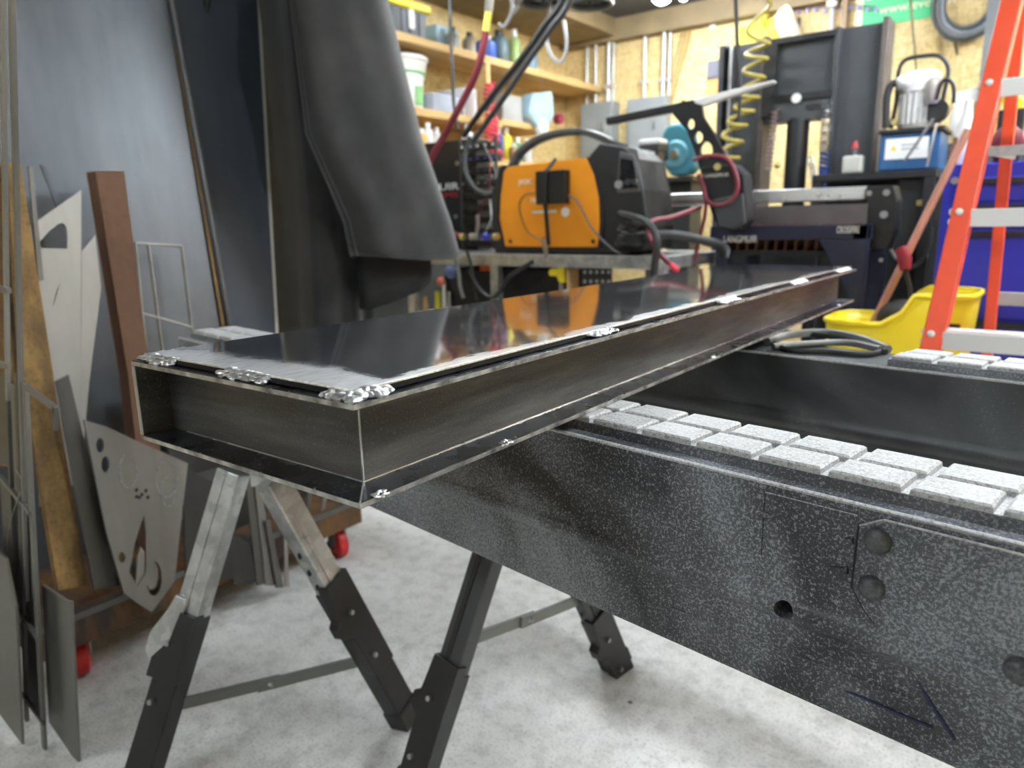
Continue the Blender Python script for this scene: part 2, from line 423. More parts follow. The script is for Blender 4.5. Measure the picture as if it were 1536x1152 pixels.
# ================================================================== WELDED CHANNEL FRAME
bx0, bx1, by0, by1, bz0, bz1 = -.707, -.388, .330, 1.925, .8167, .8968
FT, RC, WT = .0055, .031, .005
fr = thing('steel_platform', 'long welded steel channel platform with a glossy dark top plate lying across the black beams', 'platform', ((bx0+bx1)/2, (by0+by1)/2, bz0))
CS, FS, WM, PG = MC['channel_steel'], MC['flange_steel'], MC['weld_metal'], MC['plate_gloss']
EDGE = mat('ground_edge', (.62,.62,.61), .4, .7, var=.35, vs=60)
def flange(z, nm):
    # near-side, short-end and far-end flange strips, mitred at the corners
    a = RC
    o = []
    for pts in ([(bx1,by0),(bx1,by1),(bx1-a,by1-a),(bx1-a,by0+a)], [(bx0,by0),(bx1,by0),(bx1-a,by0+a),(bx0,by0+a)], [(bx1,by1),(bx0,by1),(bx0,by1-a),(bx1-a,by1-a)], [(bx0,by0+a),(bx0+a,by0+a),(bx0+a,by1-a),(bx0,by1-a)]):
        o.append(obj(nm, MB().prism([(x,y,z) for x,y in pts], (0,0,FT)), FS, fr, bevel=.0007))
    return o
bot = flange(bz0, 'bottom_flange'); top = flange(bz1-FT, 'top_flange')
for z, ps in ((bz0, bot), (bz1-FT, top)):                       # bright ground edges
    for f_, a, b in ((ps[0], (bx1, by0, z+FT/2), (bx1, by1, z+FT/2)), (ps[1], (bx0, by0, z+FT/2), (bx1, by0, z+FT/2)), (ps[2], (bx0, by1, z+FT/2), (bx1, by1, z+FT/2))):
        obj('ground_edge', MB().bar(a, b, .0010, FT*.7), EDGE, f_)
obj('web', MB().box((bx1-RC-WT, by0+RC, bz0+FT), (bx1-RC, by1-RC, bz1-FT)), CS, fr)
obj('web', MB().box((bx0+.006, by0+RC, bz0+FT), (bx1-RC-WT, by0+RC+WT, bz1-FT)), CS, fr)
obj('web', MB().box((bx0+.006, by1-RC-WT, bz0+FT), (bx1-RC-WT, by1-RC, bz1-FT)), CS, fr)
fw = obj('web', MB().box((bx0, by0, bz0+FT), (bx0+.006, by1, bz1-FT)), CS, fr)
obj('cut_end', MB().box((bx0, by0-.0008, bz0+FT), (bx0+.006, by0, bz1-FT)), mat('cut_end', (.5,.49,.47), .5, .7), fw)
for a, b in (((bx1-RC, by0+RC, bz0+FT), (bx1-RC, by1-RC, bz0+FT)), ((bx0+.03, by0+RC, bz0+FT), (bx1-RC, by0+RC, bz0+FT))):
    obj('root_line', MB().tube([a, b], .0011, 6), mat('root_shine', (.62,.62,.62), .25, .9), fr)
obj('corner_seam', MB().tube([(bx1-RC, by0+RC, bz0+FT), (bx1-RC, by0+RC, bz1-FT)], .0010, 6), mat('root_shine', (.62,.62,.62)), fr)
obj('mitre_seam', MB().tube([(bx1-RC, by0+RC, bz0+FT), (bx1, by0, bz0+FT)], .0009, 6), mat('root_shine', (.62,.62,.62)), fr)
pin = .0095
PT = .0062
obj('top_plate', MB().grid(lambda i, j: (bx0+pin+(bx1-bx0-2*pin)*i, by0+pin+(by1-by0-2*pin)*j, bz1+PT), 4, 16)
    .box((bx0+pin, by0+pin, bz1+.0012), (bx1-pin, by1-pin, bz1+PT-.0002)), PG, fr)
rim = mat('plate_edge', (.02,.02,.022), .5, .6)
obj('plate_edge', MB().box((bx1-pin, by0+pin, bz1+.001), (bx1-pin+.0008, by1-pin, bz1+PT-.0012)), rim, fr)
obj('plate_edge', MB().box((bx0+pin, by0+pin-.0008, bz1+.001), (bx1-pin, by0+pin, bz1+PT-.0012)), rim, fr)
obj('plate_arris', MB().tube([(bx1-pin, by0+pin, bz1+PT-.0004), (bx1-pin, by1-pin, bz1+PT-.0004)], .0011, 5), WM, fr)
obj('plate_arris', MB().tube([(bx0+pin, by0+pin, bz1+PT-.0004), (bx1-pin, by0+pin, bz1+PT-.0004)], .0011, 5), WM, fr)
def bead(a, b, w=.0075, lump=.0045):
    a, b = V(a), V(b); L = (b-a).length; n = max(4, int(L/.0026)); m = MB(); d = (b-a)/n
    sd = V((d.y, -d.x, 0)).normalized()
    for k in range(n+1):
        for q in (-.4, .45):
            c = a+d*k+sd*w*q*random.uniform(.6, 1.1)
            m.ball(c+V((0,0,random.uniform(-.0008,.0010)-q*.002)), lump*random.uniform(.5, 1.0), 7, (random.uniform(.8,1.7),random.uniform(.8,1.7),random.uniform(.45,.75)))
    obj('weld_bead', m, WM, fr, smooth=50)
def onlong(u, v): return atz(u, v, bz1).y
xe, ye = bx1-pin+.002, by0+pin-.002
bead((xe, by0+.004, bz1+.003), (xe, onlong(592, 590), bz1+.003), .009, .0055)
for (a, b) in ((( 884,507),(921,498)), ((1084,457),(1113,450)), ((1200,428),(1222,423)), ((1262,410),(1279,405))):
    bead((xe, onlong(*a), bz1+.003), (xe, onlong(*b), bz1+.003), .008, .005)
for (a, b) in (((203,543),(246,551)), ((318,567),(386,578))):
    bead((atz(*a, bz1).x, ye, bz1+.003), (atz(*b, bz1).x, ye, bz1+.003), .008, .005)
bead((atz(484,596,bz1).x, ye, bz1+.003), (bx1-.004, ye, bz1+.003), .009, .0055)
for u, v in ((620,470),(230,527)):
    y = atz(u, v, bz1).y; bead((bx0+pin-.002, y-.012, bz1+.003), (bx0+pin-.002, y+.012, bz1+.003), .006, .004)
for (u, v) in ((1268,462),(1060,540),(575,752),(760,672)):
    p = atz(u, v, bz0); bead((bx1-.001, p.y-.006, bz0+FT), (bx1-.001, p.y+.006, bz0+FT), .003, .0022)

# ================================================================== BLACK RAILS
E_ = V((.9903, -.1391, 0)); N_ = V((.1391, .9903, 0)); UZ = V((0,0,1)); RA = math.atan2(-.1391, .9903)
ZB, ZR, ZL, ZP, ZT = .616, .698, .802, .8105, .8167
def make_rail(name, label, O, s0, s1, pads, hole):
    c = O+E_*((s0+s1)/2); t = thing(name, label, 'steel beam', (c.x, c.y, ZB))
    prof = [(0,ZB),(-.002,ZB+.004),(-.002,.683),(-.0075,.690),(-.0085,.697),(-.006,.703),(0,.712),(0,ZL-.006),(.001,ZL-.002),(.004,ZL),(.125,ZL),(.128,ZL-.004),(.128,ZB)]
    def P(s, p, z): return O+E_*s+N_*p+UZ*z
    m = MB().prism([P(s0, p, z) for p, z in prof], E_*(s1-s0))
    me = m.mesh('rail_body', V(t.location)); me.materials.append(MC['spatter_face'] if hole else MC['spatter_plain'])
    o = bpy.data.objects.new('rail_body', me)
    if hole:                                                     # bored hole, cut with a boolean and baked
        COL.objects.link(o); o.location = t.location
        h = aty_rail(1181, 911, O)
        cm = MB().cyl(h-N_*.02, h+N_*.05, .0085, 20).mesh('c', V((0,0,0))); co = bpy.data.objects.new('c', cm); COL.objects.link(co)
        b = o.modifiers.new('b', 'BOOLEAN'); b.object = co; b.operation = 'DIFFERENCE'; b.solver = 'EXACT'
        dg = bpy.context.evaluated_depsgraph_get(); me2 = bpy.data.meshes.new_from_object(o.evaluated_get(dg))
        bpy.data.objects.remove(o); bpy.data.objects.remove(co)
        if len(me2.polygons) > 10: me = me2; me.name = 'rail_body'
        o = bpy.data.objects.new('rail_body', me)
    for p in me.polygons: p.use_smooth = True
    me.set_sharp_from_angle(angle=math.radians(35))
    COL.objects.link(o); o.parent = t; ORG[o.name] = ORG[t.name]
    obj('ledge_bead', MB().tube([P(s0, .0025, ZL-.0005), P(s1, .0025, ZL-.0005)], .0022, 6), MC['spatter_pad'], t, smooth=60)
    # rubber tread strip
    a, b = pads
    st = MB().prism([P(a, p, z) for p, z in ((.020,ZL),(.023,ZP),(.113,ZP),(.117,ZL))], E_*(b-a))
    strip = obj('tread_strip', st, MC['spatter_side'], t)
    obj('tread_base', MB().prism([P(a, p, z) for p, z in ((.0245,ZP),(.0245,ZP+.0006),(.1125,ZP+.0006),(.1125,ZP))], E_*(b-a)), MC['spatter_pad'], t)
    L, wd = .0565, .0425
    hx, hy = L/2, wd/2
    bm = MB()
    q = lambda z, i: [(-hx+i,-hy+i,z),(hx-i,-hy+i,z),(hx-i,hy-i,z),(-hx+i,hy-i,z)]
    bm.add(q(0,0)+q(.0045,.0006)+q(ZT-ZP,.0026), [(3,2,1,0),(0,1,5,4),(1,2,6,5),(2,3,7,6),(3,0,4,7),(4,5,9,8),(5,6,10,9),(6,7,11,10),(7,4,8,11),(8,9,10,11)])
    bme = bm.mesh('tread_block', V((0,0,0))); bme.materials.append(MC['spatter_pad'])
    n = int((b-a)/.0615)
    for k in range(n):
        for r, off in ((0, .0), (1, .007)):
            pos = P(a+.031+k*.0615+off, .0455+r*.0455, ZP+.0004)
            inst('tread_block', bme, t, pos, RA+random.uniform(-.012,.012), (random.uniform(.96,1.), random.uniform(.97,1.), random.uniform(.9,1.)))
    return t
def aty_rail(u, v, O): return atp(u, v, O, N_)
OF, OR = V((0,.565,0)), V((0,1.142,0))
rail = make_rail('rail_beam', 'black speckled steel beam with a riveted plate and bored hole, under the steel platform', OF, -1.44, .95, (-1.43, .94), True)
rail2 = make_rail('rail_beam', 'plain black steel beam with a cable bundle and short tread strip on top', OR, -1.12, .95, (-.19, .94), False)
def rp(u, v, off=0.): return atp(u, v, OF-N_*off, N_)
# riveted reinforcing plate on the front rail
edge = [rp(1329,767), rp(1292,786), rp(1281,880), rp(1300,915), rp(1360,992), rp(1431,1092), rp(1480,1160)]
edge = [OF+E_*.9+UZ*.798]+[p for p in edge]+[OF+E_*.9+UZ*.62]
edge = [V((p.x, p.y, min(p.z, .797))) for p in edge]
obj('cover_plate', MB().prism([p-N_*.0002 for p in edge], -N_*.0036), MC['spatter_face'], rail, bevel=.0008)
sm_ = [p-N_*.0038 for p in edge[1:7]]
obj('plate_seam', MB().tube([p-E_*.0012+N_*.0034 for p in sm_[1:6]], .0016, 5), BLKM, rail)
obj('edge_highlight', MB().tube([sm_[1], sm_[0], OF+E_*.9+UZ*.797-N_*.0038], .0009, 5), MC['spatter_pad'], rail)  # pale bead painting the highlight along the plate's top bevel
for u, v, r in ((1317,811,.0098), (1308,881,.0094), (1530,1005,.0095)):
    c = rp(u, v, .0036); obj('rivet', MB().ball(c, r*1.08, 18, (1,.85,1)), mat('rivet_grey', (.11,.115,.125), .38, .1, var=.25, vs=300), rail, smooth=60)
for u, v in ((1150,773),):
    obj('nub', MB().ball(rp(u, v), .005, 10, (1.6,.5,.6)), MC['spatter_face'], rail, smooth=60)
for (a, b) in (((1272,855),(1245,850)), ((1280,810),(1268,808))):
    obj('tack_weld', MB().tube([rp(*a), rp(*b)], [.0035,.001], 6), MC['spatter_face'], rail, smooth=60)
obj('scribe_line', MB().tube([rp(1148,738), rp(1286,773)], .0005, 4), MC['spatter_pad'], rail)
obj('scribe_line', MB().tube([rp(1148,738), rp(1142,832)], .0005, 4), BLKM, rail)
obj('lower_crease', MB().tube([rp(1000,908,.002), rp(1200,985,.002), rp(1400,1062,.002)], .0011, 5), MC['spatter_face'], rail, smooth=60)
chalk = mat('blue_paint_mark', (.018,.024,.09), .6, var=.3, vs=300)
for pts, w in (([(1284,890),(1318,940),(1345,975),(1372,1012)], .0016), ([(1375,1015),(1395,1055),(1432,1110)], .0026), ([(1235,1022),(1290,1045),(1350,1072),(1400,1092)], .002)):
    P = [rp(*p, .0025 if p[0] > 1284 else .0003) for p in pts]
    m = MB()
    for a, b in zip(P, P[1:]): m.bar(a, b, .0006, w, UZ)
    obj('paint_mark', m, chalk, rail)
# cable bundle on the rear rail
def rz(u, v, z=.815): return atz(u, v, z)
for pts, r, lab in (([(1150,512),(1185,502),(1240,499),(1290,508),(1332,524)], .0075, 'thick pale grey cable arching along the bundle on the rear black beam'),
                    ([(1160,520),(1210,516),(1270,514),(1320,524)], .006, 'pale flat cable lying inside the bundle on the rear black beam'),
                    ([(1155,508),(1180,524),(1240,528),(1300,532),(1334,522)], .0045, 'thin black cable along the front of the bundle on the rear black beam'),
                    ([(1172,498),(1230,503),(1290,513),(1328,528)], .005, 'thin dark grey cable at the back of the bundle on the rear black beam')):
    cable('power_cable', [rz(u, v, ZL+r*1.02) for u, v in pts], r, GRYC if 'pale' in lab else RUB, lab, 'cable')

# ================================================================== SAWHORSE
GAL = MC['galvanised']
ap1, ap2 = V((-1.125,.715,.59)), V((-.735,1.02,.59))
sh = thing('sawhorse', 'folding metal sawhorse with galvanised upper legs and black lower legs under the black beams', 'sawhorse', ((ap1.x+ap2.x)/2, (ap1.y+ap2.y)/2, 0))
bd = (ap2-ap1).normalized()
obj('top_rail', MB().bar(ap1+bd*.0, ap2+bd*.1, .05, .048), GAL, sh, bevel=.003)
feet = [atz(205,1200,0), atz(612,1085,0), atz(617,1200,0), atz(925,1003,0)]
tops = [V((-1.165,.70,.585)), V((-1.075,.715,.585)), V((-.735,.985,.585)), V((-.745,1.04,.585))]
splitk = [.43, .40, .60, .70]
slot = mat('slot_dark', (.03,.03,.03), .8)
for k, (f, t_) in enumerate(zip(feet, tops)):
    d = (f-t_); L = d.length; d.normalize()
    mid = t_+d*L*splitk[k]
    fwd_ = (EYE-(f+t_)/2); nrm = (fwd_-d*fwd_.dot(d)).normalized(); sd = d.cross(nrm).normalized()
    # make the leg section square to the A-frame: rotate the facing slightly
    nrm = (nrm*.82+sd*(.57 if k in (0, 2) else -.57)).normalized(); sd = d.cross(nrm).normalized()
    up = obj('leg', MB().bar(t_, mid+d*.05, .050, .036, nrm), GAL if k < 2 else DKG, sh, bevel=.003)
    obj('leg_rib', MB().bar(t_+nrm*.018+sd*.006, mid+nrm*.018+sd*.006, .010, .004, nrm), GAL if k < 2 else BLK, up)
    lo = obj('leg_extension', MB().bar(mid, f-d*.0+V((0,0,.008)), .055, .042, nrm), BLK, sh, bevel=.003)
    foot = obj('foot', MB().bar(f-d*.045+V((0,0,.012)), f+V((0,0,.012)), .063, .050, nrm), RUB, lo, bevel=.004)
    for q in (.62, .78, .92):
        c = t_+(mid-t_)*q+sd*.0252-nrm*.002
        obj('slot', MB().ball(c, .0065, 8, (.7,.7,1.2)), slot, up, smooth=60)
    # sliding bracket with a cranked lip
    e = mid
    def bp(a, b, n_=0): return e+d*a+sd*b+nrm*n_
    sg = 1 if k in (0, 2) else -1
    if k == 0:
        obj('bracket', MB().prism([bp(-.03,.026*sg), bp(.0,.034*sg), bp(.05,.056*sg), bp(.085,.056*sg), bp(.115,.03*sg), bp(.115,.0), bp(-.03,.0)], nrm*.026), GAL, sh, bevel=.002)
        obj('bracket_plate', MB().prism([bp(-.005,-.027), bp(-.005,.004), bp(.05,.010), bp(.09,.036), bp(.125,.036), bp(.12,-.027)], nrm*.029), BLK, sh, bevel=.001)
    else:
        obj('bracket_plate', MB().prism([bp(-.02,-.03), bp(-.02,.03), bp(.05,.036), bp(.06,.05*1), bp(.085,.05), bp(.10,.030), bp(.2,.028), bp(.21,.022), bp(.21,-.03)], nrm*.026), BLK, sh, bevel=.001)
    for q in (.055, .165):
        obj('bolt', MB().cyl(bp(q,.010,.024), bp(q,.010,.033), .005, 8), STEEL, sh)
# hinged spreaders between the two legs of each end
for a, b, f0, f1 in ((0, 1, .72, .70), (2, 3, .52, .60)):
    p = tops[a].lerp(feet[a], f0); q = tops[b].lerp(feet[b], f1); m_ = p.lerp(q, .48)
    obj('spreader', MB().bar(p, m_+(q-p)*.06, .006, .022), mat('spreader_steel', (.22,.23,.22), .5, .6), sh)
    obj('spreader', MB().bar(m_-(q-p)*.06+V((.006,0,0)), q, .006, .022), mat('spreader_steel', (.22,.23,.22)), sh)
    obj('hinge_pin', MB().cyl(m_+V((-.008,-.004,0)), m_+V((.014,.004,0)), .006, 8), STEEL, sh)

# ================================================================== STOCK CART AND LEANING STEEL
DECK = .175
ct = thing('stock_cart', 'low steel stock cart with a rusty orange deck on red casters, holding sheet metal', 'cart', (-1.95, .96, 0))
obj('deck', MB().box((-2.3,.5,.105),(-1.665,1.42,DECK)), MC['rust_deck'], ct, bevel=.003)
obj('front_lip', MB().box((-1.67,.5,DECK-.004),(-1.66,1.42,DECK+.012)), MC['sheet_mid'], ct)
REDW = mat('caster_red', (.55,.02,.02), .4)
for x, y in ((-1.735,.6),(-1.715,1.36),(-2.2,.6),(-2.2,1.33)):
    w = obj('caster', MB().box((x-.03,y-.022,.096),(x+.03,y+.022,.106)).box((x-.012,y-.024,.045),(x+.012,y-.02,.1)).box((x-.012,y+.02,.045),(x+.012,y+.024,.1)), STEEL, ct)
    obj('wheel', MB()._lathe([(.0,-.018),(.036,-.018),(.047,-.012),(.047,.012),(.036,.018),(.0,.018)], V((x,y,.047)), V((.25,1,0)).normalized(), 24), REDW, w, smooth=40)
    obj('hub', MB().cyl((x-.006,y-.0195,.047),(x-.005,y-.021,.047),.018,14), BLK, w)
for y in (.62, 1.40):
    obj('upright', MB().bar((-2.27,y,DECK),(-2.34,y,1.45),.04,.04), BLK, ct)
obj('hanging_arm', MB().tube([(-2.33,1.40,1.40),(-2.2,1.42,1.80),(-2.02,1.5,1.86),(-1.98,2.0,1.86)], .012, 8), BLK, ct, smooth=60)

def rest(P, xb, k):                                               # nothing sinks into the deck or the floor
    lo = DECK+.001 if xb < -1.665 else .002
    return [p if p.z >= lo else V((xb-k*(lo-.15), p.y, lo)) for p in P]
def leaner(name, px, xb, k, th, m, label, cat, bevel=.0006):
    return obj(name, MB().prism(rest([lean(u, v, xb, k) for u, v in px], xb, k), V((-th,0,0))), m, None, bevel=bevel, tag_=(label, cat))
# big sheets
leaner('steel_sheet', [(-60,-170),(219,-170),(250,0),(340,490),(392,775),(-60,960)], -1.99, .13, .004, MC['sheet_blue'], 'large blue-grey steel sheet leaning on the stock cart, edged by a round bar', 'steel sheet')
o = leaner('steel_sheet', [(150,-170),(382,-170),(388,0),(415,490),(430,775),(300,800)], -2.075, .10, .006, MC['sheet_dark'], 'dark steel sheet with a bright cut edge between the cart and the hanging cloth', 'steel sheet')
P = rest([lean(u, v, -2.0745, .10) for u, v in ((382,-170),(388,0),(415,490),(430,770))], -2.0745, .10)
m = MB()
for a, b in zip(P, P[1:]): m.bar(a, b, .009, .004, (1,0,0))
obj('bright_edge', m, mat('bright_edge', (.72,.71,.68), .5, .2), o)
tag(obj('round_bar', MB().cyl(lean(228,-170,-1.978,.13), rest([lean(394,770,-1.978,.13)], -1.978, .13)[0], .0085, 10), mat('bar_grey', (.13,.13,.135), .45, .7), smooth=60), 'dark round steel bar standing along the edge of the blue-grey sheet', 'steel bar')
m = MB(); a, b = lean(238,-50,-1.984,.13), lean(385,745,-1.984,.13)
leaner('flat_bar', [(262,60),(268,90),(338,490),(333,490)], -1.982, .13, .003, MC['rust_ochre'], 'thin rusty strip lying along the slanted edge of the blue-grey sheet', 'steel bar')
# rusty rectangular tube
leaner('steel_tube', [(143,257),(186,256),(236,640),(262,830),(222,830),(193,570)], -1.86, .10, .05, MC['rust_brown'], 'brown rusty rectangular steel tube leaning on the big sheet', 'steel tube')
# ochre rusted posts
leaner('flat_bar', [(10,244),(31,245),(86,600),(131,878),(88,886),(35,570)], -1.70, .10, .022, MC['rust_ochre'], 'wide ochre rusted steel bar standing on the cart deck', 'steel bar')
leaner('flat_bar', [(-25,243),(9,246),(26,560),(34,700),(-5,700)], -1.735, .10, .02, MC['rust_ochre'], 'narrow ochre rusted steel bar at the end of the cart behind the bar rack', 'steel bar')
leaner('flat_bar', [(42,250),(49,248),(66,420),(58,420)], -1.80, .10, .004, MC['sheet_mid'], 'thin grey flat bar behind the ochre bar', 'steel bar')
leaner('flat_bar', [(60,247),(68,249),(104,340),(96,340)], -1.83, .10, .004, MC['sheet_dark'], 'thin dark flat bar standing behind the pale cut-out plate', 'steel bar')
# pale plate with a triangular opening
px = lambda L, xb, k: [lean(u, v, xb, k) for u, v in L]
def plate(name, outer, holes, xb, k, th, m, label, cat):
    vec = V((-1,0,-k)).normalized()
    o = holed(name, rest(px(outer, xb, k), xb, k), [px(h, xb, k) for h in holes], th, vec, m)
    return tag(o, label, cat)
plate('cut_plate', [(36,345),(122,285),(121,720),(60,760)], [[(50,372),(60,362),(75,346),(87,336),(94,334),(99,340),(101,352),(101,373)], [(95,414),(90,425),(79,462),(83,440)]], -1.80, .11, .005, MC['sheet_pale'], 'pale steel plate with a curved triangular opening behind the ochre bar', 'steel plate')
leaner('steel_plate', [(40,374),(118,374),(118,560),(70,600)], -1.822, .11, .004, MC['sheet_grey'], 'grey steel plate seen through the opening of the pale plate', 'steel plate')
leaner('steel_plate', [(122,377),(143,352),(152,432),(134,575),(121,720)], -1.825, .11, .004, MC['sheet_pale'], 'pale steel offcut with a jagged corner beside the brown tube', 'steel plate')
rs = mat('rust_streak', (.22,.12,.06), .8)
for i, (a, b) in enumerate((((84,452),(84,492)),((89,450),(90,498)),((99,380),(101,470)))):
    pass
# wire grid
g = thing('wire_grid', 'small welded wire grid leaning against the blue-grey sheet', 'grid', tuple(lean(245,560,-1.93,.12)))
gm = mat('wire_grey', (.3,.29,.27), .5, .6)
for a, b in (((203,365),(272,369)),((272,369),(291,520)),((222,366),(248,560)),((213,470),(287,491)),((203,365),(222,560)),((225,552),(300,566))):
    obj('wire', MB().cyl(lean(*a,-1.93,.12), lean(*b,-1.93,.12), .0042, 6), gm, g)
# narrow dark flat bar in front
leaner('flat_bar', [(84,572),(103,562),(140,715),(181,878),(141,884),(99,663)], -1.685, .05, .006, MC['sheet_mid'], 'dark grey flat bar with a bright tip leaning in front of the ochre bar', 'steel bar')
# scrap plate with cut-outs
def ring(cu, cv, ru, rv, n=16, a0=0, a1=360): return [(cu+ru*math.cos(math.radians(a0+(a1-a0)*i/n)), cv+rv*math.sin(math.radians(a0+(a1-a0)*i/n))) for i in range(n)]
SX, SK = -1.647, .06
sp = plate('scrap_plate', [(126,630),(160,640),(200,659),(282,695),(272,780),(262,872),(228,918),(206,905),(186,890),(160,800)],
      [ring(150,668,6,11), ring(158,697,6,12), [(216,772),(219,800),(219,858),(206,880),(194,858),(202,815)], ring(183,836,5,8), ring(231,868,12,26)], SX, SK, .006, MC['sheet_grey'], 'grey scrap plate with slots, holes and chalk circles hanging over the cart edge', 'steel plate')
obj('crescent', MB().prism([lean(u, v, SX-.002, SK) for u, v in ring(227,862,10,22)], V((-.004,0,0))), MC['sheet_grey'], sp)
obj('tab', MB().prism([lean(u, v, SX-.003, SK) for u, v in [(204,880),(206,835),(211,820),(217,828),(218,880)]], V((-.004,0,0))), MC['sheet_pale'], sp)
ch = mat('chalk_white', (.48,.49,.51), .9, var=.3, vs=120)
for cu, cv, ru, rv in ((192,706,13,26),(250,718,16,28),(252,738,11,22)):
    obj('chalk_mark', MB().tube([lean(u, v, SX+.0006, SK) for u, v in ring(cu, cv, ru, rv, 20)], .0010, 4, closed=True), ch, sp)
for cu, cv in ((205,735),(213,742),(219,736),(209,746),(222,746),(205,745)):
    obj('dark_spot', MB().ball(lean(cu, cv, SX, SK), .0045, 7, (.3,1,1.1)), BLKM, sp)
# flat bars standing on the floor in front of the cart, behind the sawhorse
for pts, m_, lab, xb in (([(366,700),(377,700),(397,876),(386,878)], 'sheet_mid', 'first grey flat bar of the bundle standing behind the galvanised sawhorse leg', -1.652),
                     ([(379,702),(389,702),(413,878),(399,878)], 'sheet_grey', 'second flat bar of the bundle, rusty grey, behind the galvanised sawhorse leg', -1.648),
                     ([(398,782),(405,780),(426,881),(415,882)], 'sheet_mid', 'short flat bar of the bundle behind the galvanised sawhorse leg', -1.640),
                     ([(426,800),(431,800),(434,880),(428,880)], 'sheet_pale', 'thin bright flat bar at the end of the bundle behind the sawhorse', -1.645)):
    leaner('flat_bar', pts, xb, .02, .006, MC[m_], lab, 'steel bar')
for pts, m_, lab in (([(486,740),(492,740),(493,822),(487,822)], 'sheet_pale', 'thin pale bar standing at the far end of the cart deck'),
                     ([(462,735),(468,735),(470,815),(464,815)], 'sheet_mid', 'thin grey bar standing near the far end of the cart deck')):
    leaner('flat_bar', pts, -1.70, .03, .006, MC[m_], lab, 'steel bar')
for pts, xb, lab in (([(272,700),(345,735),(352,868),(280,872)], -1.655, 'dark plate hanging over the cart edge behind the first sawhorse leg'), ([(346,798),(380,818),(392,872),(350,878)], -1.656, 'small dark plate with a slanted top behind the bar bundle'), ([(340,690),(372,720),(390,850),(330,850)], -1.80, 'low dark plate standing on the deck behind the flat bars'), ([(395,690),(480,690),(480,800),(430,830)], -1.85, 'wide dark plate on the deck under the hanging cloth'),
                     ([(230,560),(330,560),(330,700),(260,720)], -1.9, 'dark plate offcut on the deck behind the steel platform corner')):
    leaner('steel_plate', pts, xb, .06, .004, MC['sheet_black'], lab, 'steel plate')

# ------------------------------------------------------------------ pieces standing on the floor beside the cart
def fl(u, v, y): return aty(u, v, y)
def stand(name, px, y, th, m, label, cat):
    return obj(name, MB().prism([fl(u, v, y) for u, v in px], V((0,th,0))), m, None, bevel=.0006, tag_=(label, cat))
stand('steel_plate', [(62,877),(98,901),(106,903),(118,1149),(73,1083)], .462, .005, MC['sheet_grey'], 'small grey plate standing on the concrete in front of the cart caster', 'steel plate')
stand('steel_plate', [(-50,785),(8,838),(23,910),(33,1118),(-50,1003)], .412, .005, MC['sheet_grey'], 'grey plate with a cut-off corner standing on the floor by the bar rack', 'steel plate')
lf = thing('bar_rack', 'narrow rack of flat bars standing on the floor beside the ochre bars', 'rack', tuple(fl(40,1100,.437)))
for a, b, w, m_ in (((38,578),(67,1122),.012,'sheet_grey'), ((26,560),(40,1080),.010,'sheet_mid'), ((16,-60),(32,600),.0095,'sheet_grey'), ((3,-60),(12,600),.007,'sheet_pale'),
                ((32,600),(40,900),.0095,'sheet_grey'), ((12,600),(24,900),.007,'sheet_mid')):
    obj('upright', MB().bar(fl(*a,.437), fl(*b,.437), .006, w, (1,0,-.0)), MC[m_], lf)
for a, b, m_ in (((0,715),(47,771),'sheet_grey'), ((24,908),(57,958),'sheet_grey'), ((34,1040),(66,1085),'sheet_mid'), ((36,578),(84,613),'sheet_grey'), ((-20,428),(14,436),'sheet_grey'), ((-20,540),(14,550),'sheet_grey')):
    obj('crossbar', MB().bar(fl(*a,.435), fl(*b,.435), .006, .009), MC[m_], lf)
obj('crossbar', MB().bar(fl(83,611,.435), fl(83,645,.435), .006, .006), MC['sheet_mid'], lf)
obj('panel', MB().prism([fl(u, v, .442) for u, v in ((0,720),(46,773),(56,955),(22,905),(6,840))], V((0,.003,0))), MC['sheet_mid'], lf)
obj('panel', MB().prism([fl(u, v, .447) for u, v in ((-20,560),(10,560),(14,700),(-20,690))], V((0,.003,0))), MC['sheet_mid'], lf)
for L_, m_ in (([(12,575),(37,590),(45,765),(14,728)],'sheet_grey'), ([(34,935),(57,962),(66,1085),(40,1045)],'sheet_black'), ([(24,775),(44,790),(52,900),(26,880)],'sheet_black')):  # lower black piece is a dark sheet standing in for the shaded void
    obj('panel', MB().prism([fl(u, v, .4465) for u, v in L_], V((0,.003,0))), MC[m_], lf)
cable('bent_wire', [fl(24,705,.43), fl(34,728,.43), fl(18,775,.43), fl(10,830,.43), fl(12,900,.43)], .0012, gm, 'bent thin wire hanging on the bar rack', 'wire')

